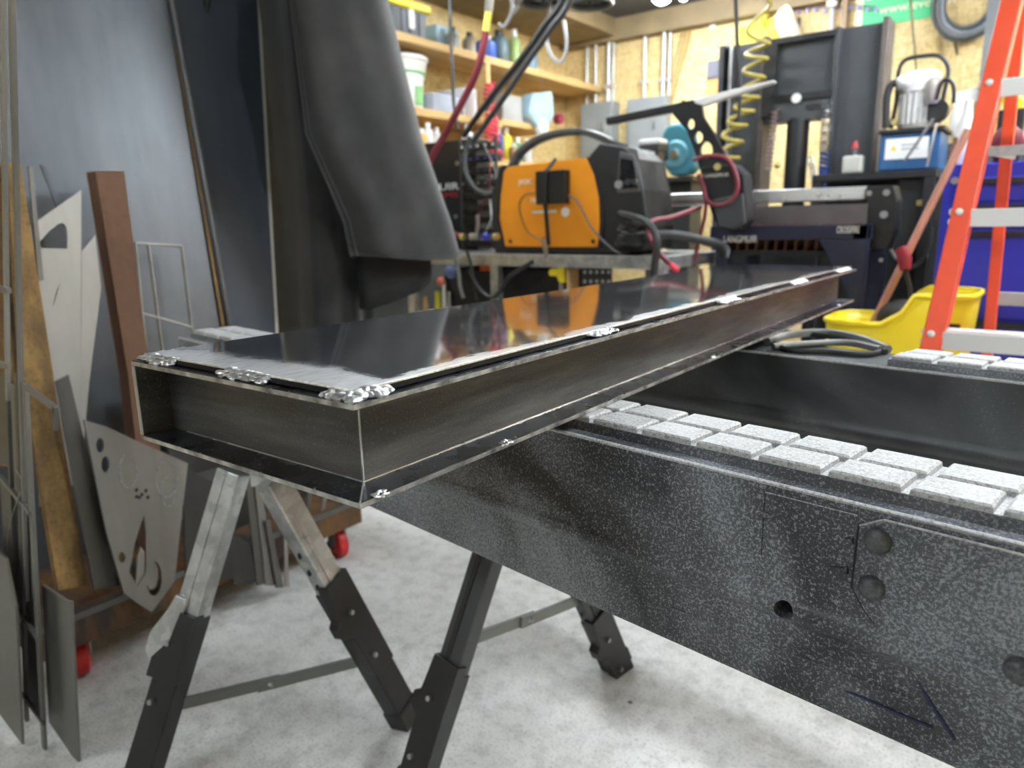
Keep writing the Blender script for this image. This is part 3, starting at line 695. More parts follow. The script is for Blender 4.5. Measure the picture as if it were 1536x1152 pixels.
# ================================================================== HANGING CLOTH
cl = thing('hanging_cloth', 'dark grey canvas cloth hanging in deep folds beside the steel sheets', 'cloth', (-1.95, 1.75, .60))
def lerp(t, tab):
    for (a, x), (b, y) in zip(tab, tab[1:]):
        if t <= b: k = (t-a)/(b-a); return x+(y-x)*k
    return tab[-1][1]
def curtain(i, j):                                                # flat fold behind
    v = -90+590*j
    u = (374+.07*max(0, v))*(1-i)+(lerp(v, [(-90,500),(200,548),(330,566),(500,566)]))*i
    p = atx(u, v, -2.30+.315*min(1, i*2.2))
    return p+V((.022*math.sin(i*11+.6*math.sin(j*2.2))+.012*math.sin(i*23+1+j), 0, 0))*(0.35+.65*j)
obj('back_fold', MB().grid(curtain, 44, 30), CAN, cl, smooth=80)
def cone(lt, rt, vb, bulge, xc, wobble, seed, hem):
    def fn(i, j):
        a = 2*math.pi*i
        v0 = -90+(vb+90)*j
        l, r = lerp(v0, lt), lerp(v0, rt)
        s = (1-math.cos(a))/2; side = math.sin(a)
        v = v0+hem(s)*max(0, (j-.75)/.25)
        u = l+(r-l)*s
        dep = bulge*(.35+.65*j)*side
        fold = wobble*(.3+.7*j)*(math.sin(s*9+seed+1.1*math.sin(j*3))+.5*math.sin(s*17+seed*2-j))
        return atx(u, v, xc)+V((dep+fold, dep*.12, 0))
    return fn
obj('front_fold', MB().grid(cone([(-90,440),(0,436),(200,462),(330,520),(400,536)], [(-90,556),(0,580),(200,628),(330,668),(400,684)], 384, .12, -1.86, .010, .7, lambda s: -46*(1-s)**2*0+6*math.sin(s*3)), 64, 36), CAN, cl, smooth=80)
obj('inner_fold', MB().grid(cone([(-90,470),(200,500),(330,535),(470,548)], [(-90,540),(200,600),(330,636),(400,645),(470,640)], 420, .06, -1.90, .006, 2.1, lambda s: 45*(1-s)), 40, 24), mat('hollow_shade', (.008,.008,.009), .9), cl, smooth=80)  # black colour stands in for the shade of the hollow under the hem
for q in cl.children:
    sm = q.modifiers.new('thick', 'SOLIDIFY'); sm.thickness = .003; sm.offset = 0

# ================================================================== WELDER BENCH
BT = .885
bn = thing('work_bench', 'galvanised tube bench with a lower shelf carrying the orange welder', 'bench', (-1.76, 2.87, 0))
bx_0, bx_1, by_0, by_1 = -2.55, -1.215, 2.60, 3.15
for a, b in (((bx_0,by_0),(bx_1,by_0)),((bx_0,by_1),(bx_1,by_1)),((bx_0,by_0),(bx_0,by_1)),((bx_1,by_0),(bx_1,by_1))):
    obj('rail', MB().bar((*a,BT-.025),(*b,BT-.025),.04,.05), GAL, bn, bevel=.003)
obj('top', MB().box((bx_0+.02,by_0+.02,BT-.012),(bx_1-.02,by_1-.02,BT)), mat('bench_top', (.2,.2,.195), .5, .5), bn)
xl = aty(745,420,by_0).x
for x, y in ((xl,by_0),(bx_1,by_0),(bx_0,by_1),(bx_1,by_1),(bx_0,by_0)):
    obj('leg', MB().bar((x,y,0),(x,y,BT-.05),.04,.04,(0,1,0)), GAL, bn)
obj('lower_shelf', MB().box((bx_0,by_0,.50),(bx_1,by_1,.52)), BLKM, bn)
# --- welder
wy = 2.66
wl, wr = aty(748,372,wy), aty(908,374,wy); zt_ = aty(830,238,wy).z
x0, x1, z0, z1 = wl.x, wr.x, BT+.02, zt_
wd = thing('welder', 'orange and black portable welding machine with an arched carry handle on the bench', 'welder', ((x0+x1)/2, wy+.12, BT))
W_ = x1-x0; D_ = .25
def wp(a, c): return V((x0+W_*a, 0, z0+(z1-z0)*c))
side = [(.06,.02),(.97,.02),(.985,.30),(.975,.55),(.93,.80),(.86,.99),(.10,.95),(.06,.90),(.02,.62),(.005,.35)]
obj('shell', MB().prism([wp(a,c)+V((0,wy,0)) for a,c in side], V((0,D_,0))), mat('welder_shell',(.03,.03,.032),.5), wd, bevel=.004)
obj('side_panel', MB().prism([wp(.02+.95*a+.0,c*.985+.01)+V((0,wy-.001,0)) for a,c in side], V((0,-.006,0))), MC['welder_orange'], wd, bevel=.004)
blk = mat('welder_black', (.028,.028,.03), .5, var=.2); gryp = mat('welder_bezel', (.13,.13,.13), .55, var=.2)
# rear cap and base
obj('rear_cap', MB().prism([wp(-.055,.0)+V((0,wy-.004,0)), wp(.06,.0)+V((0,wy-.004,0)), wp(.005,.35)+V((0,wy-.004,0)), wp(.02,.62)+V((0,wy-.004,0)), wp(.10,.97)+V((0,wy-.004,0)), wp(.04,.97)+V((0,wy-.004,0)), wp(-.05,.68)+V((0,wy-.004,0)), wp(-.062,.35)+V((0,wy-.004,0))], V((0,D_+.008,0))), blk, wd, bevel=.004)
obj('base', MB().box((x0-.02,wy-.002,BT+.003),(x1+.11,wy+D_,BT+.03)), blk, wd, bevel=.004)
# front cap: bezel block protruding to the right
fc = [(.86,1.0),(.93,.80),(.985,.55),(1.0,.30),(.985,.0),(1.32,.0),(1.34,.25),(1.30,.62),(1.24,.93),(1.14,1.06),(.95,1.12)]
obj('front_cap', MB().prism([wp(a,c)+V((0,wy-.006,0)) for a,c in fc], V((0,D_+.012,0))), blk, wd, bevel=.006)
xf = lambda a, c, y: wp(a,c)+V((0,y,0))
obj('control_bezel', MB().prism([xf(1.10,.60,wy-.008),xf(1.29,.60,wy-.008),xf(1.235,.97,wy-.008),xf(1.12,1.02,wy-.008)], V((0,-.006,0))), gryp, wd, bevel=.003)
obj('control_panel', MB().prism([xf(1.12,.64,wy-.015),xf(1.27,.64,wy-.015),xf(1.225,.92,wy-.015),xf(1.13,.95,wy-.015)], V((0,-.002,0))), mat('panel_black',(.012,.012,.014),.25), wd)
for a, c, r in ((1.13,.68,.016),(1.20,.70,.012),(1.25,.70,.012)):
    obj('knob', MB().cyl(xf(a,c,wy-.015), xf(a,c,wy-.032), r, 16), mat('knob_silver',(.55,.55,.55),.35,.6) if a<1.15 else DKG, wd, smooth=40)
# arched handle
hp = [xf(.02,.96,wy+.1), xf(.10,1.12,wy+.1), xf(.28,1.25,wy+.1), xf(.5,1.30,wy+.1), xf(.72,1.28,wy+.1), xf(.9,1.18,wy+.1), xf(1.05,1.08,wy+.1)]
m = MB(); Q = wob(hp, 6)
for a, b in zip(Q, Q[1:]): m.bar(a, b+(b-a)*.12, .055, .028, (0,0,1))
obj('handle', m, mat('handle_grey', (.085,.085,.083), .45), wd, bevel=.008)
tx = mat('print_white', (.85,.83,.78), .6, var=0)
pc = aty(788,273,wy-.0075); text('logo', 'JASIC', .032, pc, (1,0,0), (0,0,1), tx, wd)
text('model_mark', 'MIG', .03, aty(803,301,wy-.0075), (1,0,0), (0,0,1), tx, wd)
c = aty(848,318,wy-.0075); obj('roundel', MB().cyl(c, c+V((0,-.001,0)), .020, 24), tx, wd)
obj('stripe', MB().box(aty(798,316,wy-.0075), aty(834,319,wy-.0085)), tx, wd)
for u in (766, 890): c = aty(u,362,wy-.0075); obj('screw', MB().cyl(c, c+V((0,-.004,0)), .008, 10), BLK, wd)
# power brick hung on the panel
br = thing('power_brick', 'black power adapter hanging on the orange welder panel', 'adapter', tuple(aty(826,305,wy-.02)))
a, b = aty(803,257,wy-.045), aty(848,305,wy-.045)
obj('brick', MB().box((a.x,wy-.046,b.z),(b.x,wy-.0085,a.z)), BLK, br, bevel=.004)
obj('strap', MB().bar(aty(834,238,wy-.02), aty(818,258,wy-.05), .006, .014, (1,0,0)).bar(aty(818,258,wy-.0505), aty(818,306,wy-.0505), .006, .016, (1,0,0)).bar(aty(818,306,wy-.05), aty(823,368,wy-.03), .006, .018, (1,0,0)), RUB, br)
cable('power_cable', [aty(846,293,wy-.02), aty(864,300,wy-.03), aty(890,345,wy-.03), aty(925,378,wy-.03), aty(960,392,wy-.04)], .0045, GRYC, 'thin grey lead looping from the power adapter across the welder', 'cable')
cable('power_cable', [aty(803,290,wy-.02), aty(788,292,wy-.025), aty(779,310,wy-.025), aty(790,345,wy-.025), aty(816,364,wy-.025)], .0045, mat('amber_lead',(.32,.14,.03),.5), 'thin amber lead curling beside the power adapter on the welder', 'cable')
c = aty(817,366,wy-.035)
cp = thing('clamp', 'small chrome clamp hanging on the bench rail under the welder', 'clamp', tuple(aty(820,385,wy-.07)))
obj('jaw', MB().bar(aty(815,356,2.575), aty(818,376,2.575), .014, .014), STEEL, cp); obj('arm', MB().bar(aty(818,372,2.573), aty(820,388,2.573), .012, .018), STEEL, cp)
cable('torch_lead', [aty(930,320,2.64), aty(950,325,2.54), aty(972,335,2.45), aty(985,360,2.42), aty(982,400,2.42), aty(980,430,2.42)], .014, RUB, 'thick black welding lead drooping from the welder front', 'cable')
# corrugated lead to the CNC
Q = wob([aty(935,336,2.67), aty(960,352,2.66), aty(1010,352,2.66), aty(1060,362,2.66), aty(1085,372,2.66), aty(1086,384,2.68)], 24)
tag(obj('corrugated_hose', MB().tube(Q, [.019 if i % 2 else .0145 for i in range(len(Q))], 10), DKG), 'dark corrugated hose running from the welder along the bench', 'hose')
# wire spool body below the control panel
sp_ = thing('ground_coil', 'coiled black welding cable heaped beside the welder on the bench', 'cable', tuple(aty(950,375,2.66)))
for k in range(7):
    c = aty(948+random.uniform(-6,6), 366-k*5, 2.64+random.uniform(-.01,.01)); R_ = .052-.002*k
    obj('loop', MB().tube([c+V((R_*math.cos(q*math.pi/9), R_*.8*math.sin(q*math.pi/9), .004*math.sin(q+k))) for q in range(18)], .0085, 6, closed=True), RUB, sp_, smooth=60)
# --- control electronics box left of the welder
ey = 2.98
a, b = aty(628,365,ey), aty(713,207,ey)
eb = thing('control_box', 'black plasma controller box with white and red lettering behind the hanging cloth', 'control box', ((a.x+b.x)/2, ey+.06, BT))
obj('case', MB().box((a.x-.05,ey,BT+.001),(b.x,ey+.11,b.z)), BLK, eb, bevel=.004)
text('brand_text', 'LANGMUIR', .052, aty(641,282,ey-.001), (1,0,0), (0,0,1), WHT, eb, width=aty(686,282,ey).x-aty(596,282,ey).x)
text('brand_text', 'SYSTEMS', .036, aty(655,294,ey-.001), (1,0,0), (0,0,1), mat('print_red',(.5,.02,.03),.6,var=0), eb, width=aty(686,294,ey).x-aty(624,294,ey).x)
for u, v in ((686,245),(684,325)): c = aty(u,v,ey); obj('screw', MB().cyl(c, c-V((0,.006,0)), .012, 10), STEEL, eb)
rk = thing('driver_rack', 'open rack of small motor driver boards and wiring beside the controller box', 'electronics', tuple(aty(720,368,2.9)))
rk.location.z = BT; ORG[rk.name] = V(rk.location)
a, b = aty(694,366,2.9), aty(742,205,2.9)
for x in (a.x, b.x): obj('post', MB().box((x-.006,2.9,BT+.001),(x+.006,2.912,b.z)), DKG, rk)
cols = [WHT, mat('driver_violet',(.10,.08,.42),.5), DKG, STEEL, BLK, DKG, BLK, DKG, BLK]
for k in range(9):
    z = b.z-.02-k*(b.z-BT)/9.2
    d = obj('driver', MB().box((a.x+.004,2.905,z-.032),(b.x-.004,2.96,z)), BLK if k else DKG, rk, bevel=.002)
    for q in range(5):
        x = a.x+.014+q*(b.x-a.x-.028)/4
        obj('terminal', MB().box((x-.005,2.898,z-.02),(x+.005,2.905,z-.008)), cols[k], d)
for k, (u0, v0, u1, v1) in enumerate(((725,215,745,300),(735,240,715,330),(728,262,748,345),(735,300,722,360))):
    cable('jumper_wire', [aty(u0,v0,2.89), aty((u0+u1)/2+8,(v0+v1)/2,2.87), aty(u1,v1,2.89)], .004, [GRYC,HOSE,RUB,WHT][k], ['grey jumper wire on the driver rack','dark red jumper wire on the driver rack','black jumper wire on the driver rack','white jumper wire low on the driver rack'][k], 'wire')
# air fitting on the bench
ft = thing('air_fitting', 'brass and blue air fitting with a red hose tail on the bench rail', 'fitting', tuple(aty(725,358,2.6)))
for u, w_, m_ in ((694,.026,mat('brass',(.6,.5,.2),.35,.8)), (712,.05,STEEL), (730,.035,mat('fitting_blue',(.05,.08,.55),.4)), (744,.026,mat('brass',(.6,.5,.2)))):
    c = aty(u,355,2.6); obj('fitting_segment', MB().cyl(c-V((w_/2,0,0)), c+V((w_/2,0,0)), .015, 10), m_, ft, smooth=40)
obj('elbow', MB().tube([aty(715,352,2.6), aty(717,335,2.6), aty(716,322,2.6)], .009, 8), STEEL, ft, smooth=60)
cable('air_hose', [aty(640,338,2.56), aty(668,346,2.57), aty(690,354,2.6)], .013, HOSE, 'short red air hose tail running into the brass fitting', 'hose')
# things on the lower bench shelf
bb = thing('black_case', 'black equipment case under the bench with an orange label', 'case', (-1.95,2.75,.521))
a, b = aty(668,470,2.66), aty(742,398,2.66)
obj('case', MB().box((a.x,2.66,.521),(b.x-.02,2.95,b.z-.02)), BLKM, bb, bevel=.006)
obj('label', MB().box(aty(720,396,2.655), aty(736,406,2.6595)), mat('label_orange',(.75,.12,.02),.5), bb)
b2 = obj('black_case', MB().box((aty(752,430,2.7).x,2.7,.521),(aty(865,430,2.7).x,3.0,.82)), BLKM, None, bevel=.01, tag_=('wide black case under the bench below the welder', 'case'))
yv = thing('gas_valve', 'yellow valve handle on the post under the bench', 'valve', tuple(aty(842,425,2.62)))
obj('handle', MB().prism([aty(u,v,2.62) for u,v in ((822,408),(826,402),(835,403),(838,398),(846,402),(846,424),(838,424),(834,414),(824,414))], V((0,.03,0))), mat('valve_yellow',(.85,.68,.02),.45), yv, bevel=.004)
obj('stem', MB().cyl(aty(842,420,2.64), aty(842,470,2.64), .01, 8), STEEL, yv)
tag(obj('timber_block', MB().box(aty(850,404,2.62), aty(868,470,2.70)), MC['timber']), 'short timber block under the bench beside the yellow valve', 'wood')
pr = thing('perforated_strip', 'black perforated strip with rows of holes under the bench corner', 'strip', tuple(aty(893,426,2.6)))
obj('strip', MB().box(aty(872,402,2.6), aty(918,430,2.606)), BLK, pr)
for i in range(5):
    for j in range(2):
        c = aty(877+i*9,408+j*14,2.599); obj('hole_rim', MB().ball(c,.008,8,(1,.25,1)), STEEL, pr)
for u, v0, v1, r, m_, lab in ((612,448,480,.014,MC['timber'],'wooden tool handle standing on the lower bench shelf'), (631,440,490,.018,mat('cap_yellow',(.75,.7,.05),.5),'yellow capped bottle on the lower bench shelf'),
                              (648,440,490,.011,STEEL,'steel rod standing on the lower bench shelf'), (640,424,436,.012,WHT,'small white tube on the lower bench shelf')):
    p = aty(u,v0,2.52+.0); z_ = .521
    tag(obj('shelf_tool', MB().lathe([(r*.9,0),(r,.02),(r,.5*(p.z-z_)),(r*.8,.8*(p.z-z_)),(r*.8,p.z-z_)], (p.x,p.y+.12,z_), 10), m_, smooth=50), lab, 'tool')
gl = thing('work_glove', 'blue and orange work glove hanging at the end of the bench', 'glove', tuple(aty(672,430,2.55)))
obj('cuff', MB().ball(aty(676,408,2.56), .045, 12, (.9,.4,.7)), mat('glove_blue',(.12,.16,.32),.8), gl, smooth=60)
obj('palm', MB().ball(aty(661,422,2.56), .028, 12, (.9,.5,.8)), mat('glove_orange',(.6,.16,.10),.8), gl, smooth=60)
for k, (pts, m_, r, lab) in enumerate((([(683,385),(688,410),(690,430),(695,447)],GRYC,.010,'pale grey cable end hanging from the bench corner'),
        ([(704,405),(718,432),(736,446),(748,440),(765,415),(800,392)],RUB,.010,'black cable slung in a loop under the bench'),
        ([(700,375),(706,395),(712,430),(716,450)],RUB,.008,'thin black cable dropping from the bench rail'))):
    cable('power_cable', [aty(u,v,2.54) for u,v in pts], r, m_, lab)

# ================================================================== CNC PLASMA TABLE
cn = thing('plasma_table', 'dark CNC plasma cutting table with a slatted bed', 'machine', (-.95,3.35,0))
ty0, ty1, tz = 2.98, 3.40, .86
tl = max(aty(1010,372,ty0).x, -.88); tr = aty(1300,372,ty0).x
NAVY = mat('table_navy', (.018,.02,.05), .45)
zt1 = aty(1200,338,ty0).z
obj('front_rail', MB().box((tl-.3,ty0,zt1-.055),(tr,ty0+.05,zt1)), NAVY, cn, bevel=.003)
obj('rear_rail', MB().box((tl-.3,ty1-.05,zt1-.055),(tr,ty1,zt1)), NAVY, cn, bevel=.003)
obj('side_rail', MB().box((tr-.05,ty0,zt1-.055),(tr,ty1,zt1)), NAVY, cn)
obj('water_tray', MB().box((tl-.28,ty0+.05,zt1-.12),(tr-.05,ty1-.05,zt1-.10)), BLKM, cn)
for k in range(14):
    x = tl-.24+k*(tr-tl+.2)/13; obj('slat', MB().box((x,ty0+.05,zt1-.10),(x+.004,ty1-.05,zt1+.006)), MC['rust_brown'], cn)
obj('splash_strip', MB().box((aty(1120,320,ty0+.08).x,ty0+.08,zt1+.002),(aty(1300,320,ty0+.08).x,ty0+.10,aty(1200,308,ty0+.08).z)), mat('strip_grey',(.16,.14,.14),.6), cn)
for x in (tl-.27, tr-.05):
    for y in (ty0, ty1-.05): obj('leg', MB().box((x,y,0),(x+.05,y+.05,zt1-.055)), NAVY, cn)
gx = tr-.04
obj('gusset', MB().prism([(tr-.05,ty0+.002,zt1-.056),(tr-.17,ty0+.002,zt1-.056),(tr-.05,ty0+.002,zt1-.26)], V((0,.02,0))), NAVY, cn)
text('brand_text', 'LANGMUIR', .04, aty(1110,359,ty0-.001), (1,0,0), (0,0,1), tx, cn, width=aty(1134,359,ty0).x-aty(1084,359,ty0).x)
text('brand_text', 'CROSSFIRE', .036, aty(1272,345,ty0-.001), (1,0,0), (0,0,1), tx, cn, width=aty(1290,345,ty0).x-aty(1256,345,ty0).x)
# gantry
gy = 3.10
ga = thing('gantry', 'aluminium gantry rail with black end plate carrying the plasma torch', 'gantry', (-.9,gy,zt1))
z_a, z_b = aty(1200,283,gy).z, aty(1200,303,gy).z
obj('upper_rail', MB().box((aty(958,290,gy).x,gy,z_b),(aty(1299,290,gy).x,gy+.05,z_a)), ALU, ga, bevel=.006)
zc, zd = aty(1000,292,gy).z, aty(1000,305,gy).z
obj('groove', MB().box((aty(963,290,gy).x,gy-.002,zd-.004),(aty(1060,290,gy).x,gy,zd+.012)), mat('rail_bronze',(.42,.34,.28),.35,.7), ga)
obj('lower_rail', MB().box((aty(1120,315,gy).x,gy+.03,aty(1200,318,gy).z),(aty(1299,315,gy).x,gy+.06,aty(1200,311,gy).z)), DKG, ga)
e0, e1 = aty(1299,282,gy-.03), aty(1345,400,gy-.03)
ep = obj('end_plate', MB().prism([aty(u,v,gy-.03) for u,v in ((1299,280),(1340,278),(1345,300),(1342,345),(1330,375),(1299,372))], V((0,.12,0))), BLK, ga, bevel=.003)
for u, v, r in ((1304,290,.010),(1330,289,.012),(1326,322,.014),(1304,345,.008),(1322,390,.008)):
    c = aty(u,v,gy-.031); obj('bolt', MB().cyl(c, c-V((0,.008,0)), r, 12), STEEL, ep)
# torch carriage and holed arm
ty = 2.90
tc = thing('torch_carriage', 'black plasma torch carriage with a holed slanted arm and light bar', 'torch', tuple(aty(1090,345,ty)))
armh = [ring(1036,186,6,8), ring(1047,206,7,9), ring(1059,225,10,13)]
holed('arm', [aty(u,v,ty) for u,v in ((1008,170),(1024,150),(1052,157),(1055,176),(1068,196),(1090,236),(1100,255),(1052,262),(1045,236),(1030,196))], [[aty(u,v,ty) for u,v in h] for h in armh], .02, V((0,1,0)), BLK, tc)
obj('body', MB().prism([aty(u,v,ty-.02) for u,v in ((1050,250),(1100,246),(1116,262),(1122,330),(1110,344),(1085,345),(1070,330),(1060,300))], V((0,.10,0))), BLK, tc, bevel=.008)
obj('torch_shroud', MB().prism([aty(u,v,ty-.022) for u,v in ((1072,300),(1116,290),(1120,336),(1100,344),(1080,340))], V((0,-.02,0))), DKG, tc, bevel=.004)
text('brand_text', 'LANGMUIR', .02, aty(1075,263,ty-.022), (1,0,0), (0,0,1), tx, tc)
obj('brass_fitting', MB().cyl(aty(1076,250,ty-.02), aty(1076,250,ty-.05), .014, 12), mat('brass',(.6,.5,.2)), tc)
Q = [(1040,240),(1060,234),(1090,238),(1104,262),(1106,285),(1095,302),(1076,308),(1060,300),(1055,280),(1048,262)]
obj('hose_loop', MB().tube(wob([aty(u,v,ty-.04) for u,v in Q], 5), .009, 7), HOSE, tc, smooth=60)
lb = [aty(u,v,ty+.02) for u,v in ((908,176),(1040,149),(1042,161),(909,187))]
obj('light_bar', MB().prism(lb, V((0,.04,0))), BLK, tc, bevel=.003)
obj('light_bar_end', MB().prism([aty(u,v,ty+.02) for u,v in ((1040,149),(1100,134),(1160,120),(1160,123),(1045,161))], V((0,.04,0))), WHT, tc, bevel=.003)
cable('air_hose', [aty(1052,310,ty), aty(1010,325,ty-.2), aty(978,332,ty-.36), aty(974,352,ty-.38), aty(990,382,ty-.4), aty(1012,402,ty-.4)], .0085, HOSE, 'red air hose sagging from the torch toward the steel platform', 'hose')
tag(obj('marker_tip', MB().cyl(aty(1006,397,ty-.4), aty(1017,406,ty-.4), .012, 8), mat('tip_red',(.8,.05,.08),.4)), 'bright red plug on the end of the sagging air hose', 'plug')
cable('air_hose', [aty(1060,300,ty-.03), aty(1056,330,ty-.03), aty(1046,370,ty-.03), aty(1040,400,ty-.03)], .008, HOSE, 'dark red hose dropping straight down behind the torch', 'hose')

# ================================================================== HYDRAULIC PRESS
py = 3.78
pt = aty(1300,33,py).z
prs = thing('hydraulic_press', 'tall dark grey H-frame hydraulic press built from wide steel columns', 'press', (aty(1215,300,py).x, py+.12, 0))
def col_(u0, u1, name, par):
    a, b = aty(u0,60,py).x, aty(u1,60,py).x
    o = obj(name, MB().box((a,py+.05,0),(b,py+.075,pt)), PRESS, par)
    obj('flange', MB().box((a-.002,py,0),(a+.022,py+.17,pt)), PRESS, o, bevel=.002)
    obj('flange', MB().box((b-.022,py,0),(b+.002,py+.17,pt+.012)), mat('press_edge',(.12,.10,.095),.5), o, bevel=.002)
    return o
col_(1080,1150,'column',prs); col_(1252,1330,'column',prs)
obj('inner_flange', MB().box((aty(1096,60,py).x,py-.004,0),(aty(1100,60,py).x,py+.05,pt-.01)), STEEL, prs)
hx0, hx1 = aty(1158,60,py).x, aty(1250,60,py).x
zb_ = aty(1200,140,py).z
obj('head', MB().box((hx0,py+.03,zb_),(hx1,py+.06,pt-.02)), PRESS, prs)
obj('head_flange', MB().box((hx0-.02,py-.01,pt-.035),(hx1+.01,py+.16,pt-.01)), BLK, prs)
obj('head_flange', MB().box((hx0-.02,py-.01,zb_-.03),(hx1+.01,py+.16,zb_)), BLK, prs)
obj('head_flange', MB().box((hx0-.03,py-.012,zb_-.1),(hx0+.03,py+.05,pt-.03)), BLK, prs)
zc_ = aty(1200,180,py).z
obj('bolster', MB().box((hx0-.01,py,zc_),(hx1,py+.12,zb_-.03)), DKG, prs)
rx = aty(1193,200,py).x
obj('ram', MB().cyl((rx,py+.04,.86),(rx,py+.04,zc_+.01),.052,20), BLK, prs, smooth=40)
c = aty(1194,147,py-.02); obj('gauge', MB().cyl(c, c+V((0,.04,0)), .022, 16), WHT, prs)
obj('press_bed', MB().box((aty(1080,300,py).x,py-.02,.62),(aty(1330,300,py).x,py+.16,.85)), BLK, prs, bevel=.004)
obj('base', MB().box((aty(1080,300,py).x-.05,py,0),(aty(1330,300,py).x+.05,py+.3,.08)), BLK, prs)
# springs and tools seen between the columns
def spring(name, u0, v0, u1, v1, y, r, n, m_, lab):
    a, b = aty(u0,v0,y), aty(u1,v1,y)
    pts = [a.lerp(b, k/(n*10))+V((r*math.cos(k*math.pi/5), r*math.sin(k*math.pi/5), 0)) for k in range(n*10+1)]
    return tag(obj(name, MB().tube(pts, r*.28, 5), m_, smooth=60), lab, 'spring')
spring('return_spring', 1163,165,1152,255, py-.03, .016, 14, mat('spring_rose',(.36,.27,.27),.5,.3), 'pinkish return spring hanging beside the press ram')
spring('return_spring', 1242,155,1236,250, py-.03, .015, 14, STEEL, 'steel return spring on the press column nearest the pump')
tag(obj('press_tool', MB().box(aty(1232,178,py-.02), aty(1242,228,py)), mat('sleeve_cream',(.7,.55,.3),.6)), 'cream sleeve hanging beside the press ram', 'tool')
tag(obj('press_tool', MB().box(aty(1230,228,py-.022), aty(1241,282,py)), mat('sleeve_blue',(.03,.07,.30),.5)), 'blue sleeve hanging under the cream one on the press', 'tool')
tag(obj('press_tool', MB().prism([aty(u,v,py+.0) for u,v in ((1208,158),(1230,155),(1231,164),(1218,168),(1208,163))], V((0,.03,0))), mat('wood_tool',(.66,.45,.2),.6)), 'small wooden mallet head behind the press ram', 'tool')
ch_ = thing('lift_chain', 'pale steel chain hanging beside the press ram', 'chain', tuple(aty(1222,284,py-.03)))
for k in range(6):
    c = aty(1216+k*1.6,240+k*8,py-.03); obj('chain_link', MB().tube([c+V((.012*math.cos(q*math.pi/5),(.004 if k%2 else -.004),.017*math.sin(q*math.pi/5))) for q in range(10)], .005, 5, closed=True), ALU, ch_, smooth=60)
c = aty(1166,248,py-.03); tag(obj('brass_knob', MB().ball(c,.016,10), mat('brass',(.6,.5,.2)), smooth=60), 'round brass knob on the press beside the pinkish spring', 'knob')
# yellow coiled air hose in front of the press column
Q = []
path = [(1143,-90),(1139,0),(1137,62),(1134,85),(1132,110),(1124,140),(1118,160),(1108,180),(1100,200),(1096,225),(1090,245)]
P = wob([aty(u,v,py-.14) for u,v in path], 14)
for k, p in enumerate(P):
    a = k*.42; Q.append(p+V((.052*math.cos(a), .03*math.sin(a), .012*math.sin(a))))
tag(obj('coiled_hose', MB().tube(Q, .010, 7), mat('hose_yellow',(.55,.45,.10),.45), smooth=60), 'yellow coiled air hose hanging in front of the press column', 'hose')
cable('drop_cable', [aty(1104,-40,3.3), aty(1106,60,3.3), aty(1110,130,3.3), aty(1108,180,3.3)], .009, RUB, 'black cable dropping from the ceiling in front of the press', 'cable')
# black stand with pump
sy = 3.45
st = thing('pump_stand', 'black steel stand beside the press holding the blue hydraulic pump', 'stand', (aty(1330,400,sy).x, sy+.15, 0))
zs = aty(1330,257,sy).z
a, b = aty(1216,300,sy).x, aty(1400,300,sy).x
obj('top', MB().box((a,sy,zs-.03),(b,sy+.29,zs)), BLK, st, bevel=.003)
obj('back_panel', MB().box((a,sy+.26,.02),(b,sy+.285,zs-.03)), BLKM, st)
obj('front_panel', MB().box((aty(1345,300,sy).x,sy+.02,.05),(b,sy+.04,zs-.03)), BLKM, st)
for x in (a, b-.04): obj('leg', MB().box((x,sy,0),(x+.04,sy+.04,zs-.03)), BLK, st)
obj('label_strip', MB().box(aty(1375,300,sy+.018), aty(1390,308,sy+.0195)), mat('brass',(.6,.5,.2)), st)
cable('power_cable', [aty(1323,322,sy-.05), aty(1323,345,sy-.06), aty(1335,372,sy-.05), aty(1345,390,sy-.05)], .008, GRYC, 'grey cable curling down from the gantry end plate', 'cable')
cable('power_cable', [aty(1398,340,sy-.03), aty(1394,370,sy-.04), aty(1378,395,sy-.04), aty(1362,402,sy-.05)], .008, RUB, 'black cable looping in front of the pump stand', 'cable')
pm = thing('hydraulic_pump', 'blue hydraulic power pack with a pale motor and a bent tube guard on the stand', 'pump', (aty(1368,250,sy).x, sy+.1, zs))
a, b = aty(1321,200,sy+.02), aty(1422,255,sy+.02)
PB = mat('pump_blue', (.02,.10,.26), .4)
obj('tank', MB().box((a.x,sy+.02,zs+.002),(aty(1412,200,sy+.02).x,sy+.26,a.z-.005)), PB, pm, bevel=.006)
obj('lid', MB().box((a.x-.006,sy+.012,a.z-.006),(aty(1414,200,sy+.02).x+.006,sy+.27,a.z+.012)), BLK, pm, bevel=.003)
lab_ = obj('warning_label', MB().box(aty(1329,209,sy+.019), aty(1391,236,sy+.0195)), WHT, pm)
obj('warning_triangle', MB().prism([aty(u,v,sy+.0187) for u,v in ((1336,226),(1345,226),(1340.5,217))], V((0,-.0004,0))), mat('valve_yellow',(.85,.68,.02)), lab_)
for v in (216,222): obj('label_line', MB().box(aty(1352,v,sy+.0187), aty(1378,v+1.5,sy+.019)), mat('line_grey',(.5,.5,.5),.6), lab_)
MG = mat('motor_grey', (.66,.67,.66), .45, .1, var=.05)
c = aty(1376,170,sy+.12); zt2 = a.z+.013
zm = aty(1376,108,sy+.12).z
obj('motor', MB().lathe([(.062,0),(.07,.01),(.07,(zm-zt2)*.62),(.078,(zm-zt2)*.64),(.078,(zm-zt2)*.9),(.06,(zm-zt2)*.99),(.02,zm-zt2)], (c.x,c.y,zt2), 24), MG, pm, smooth=40)
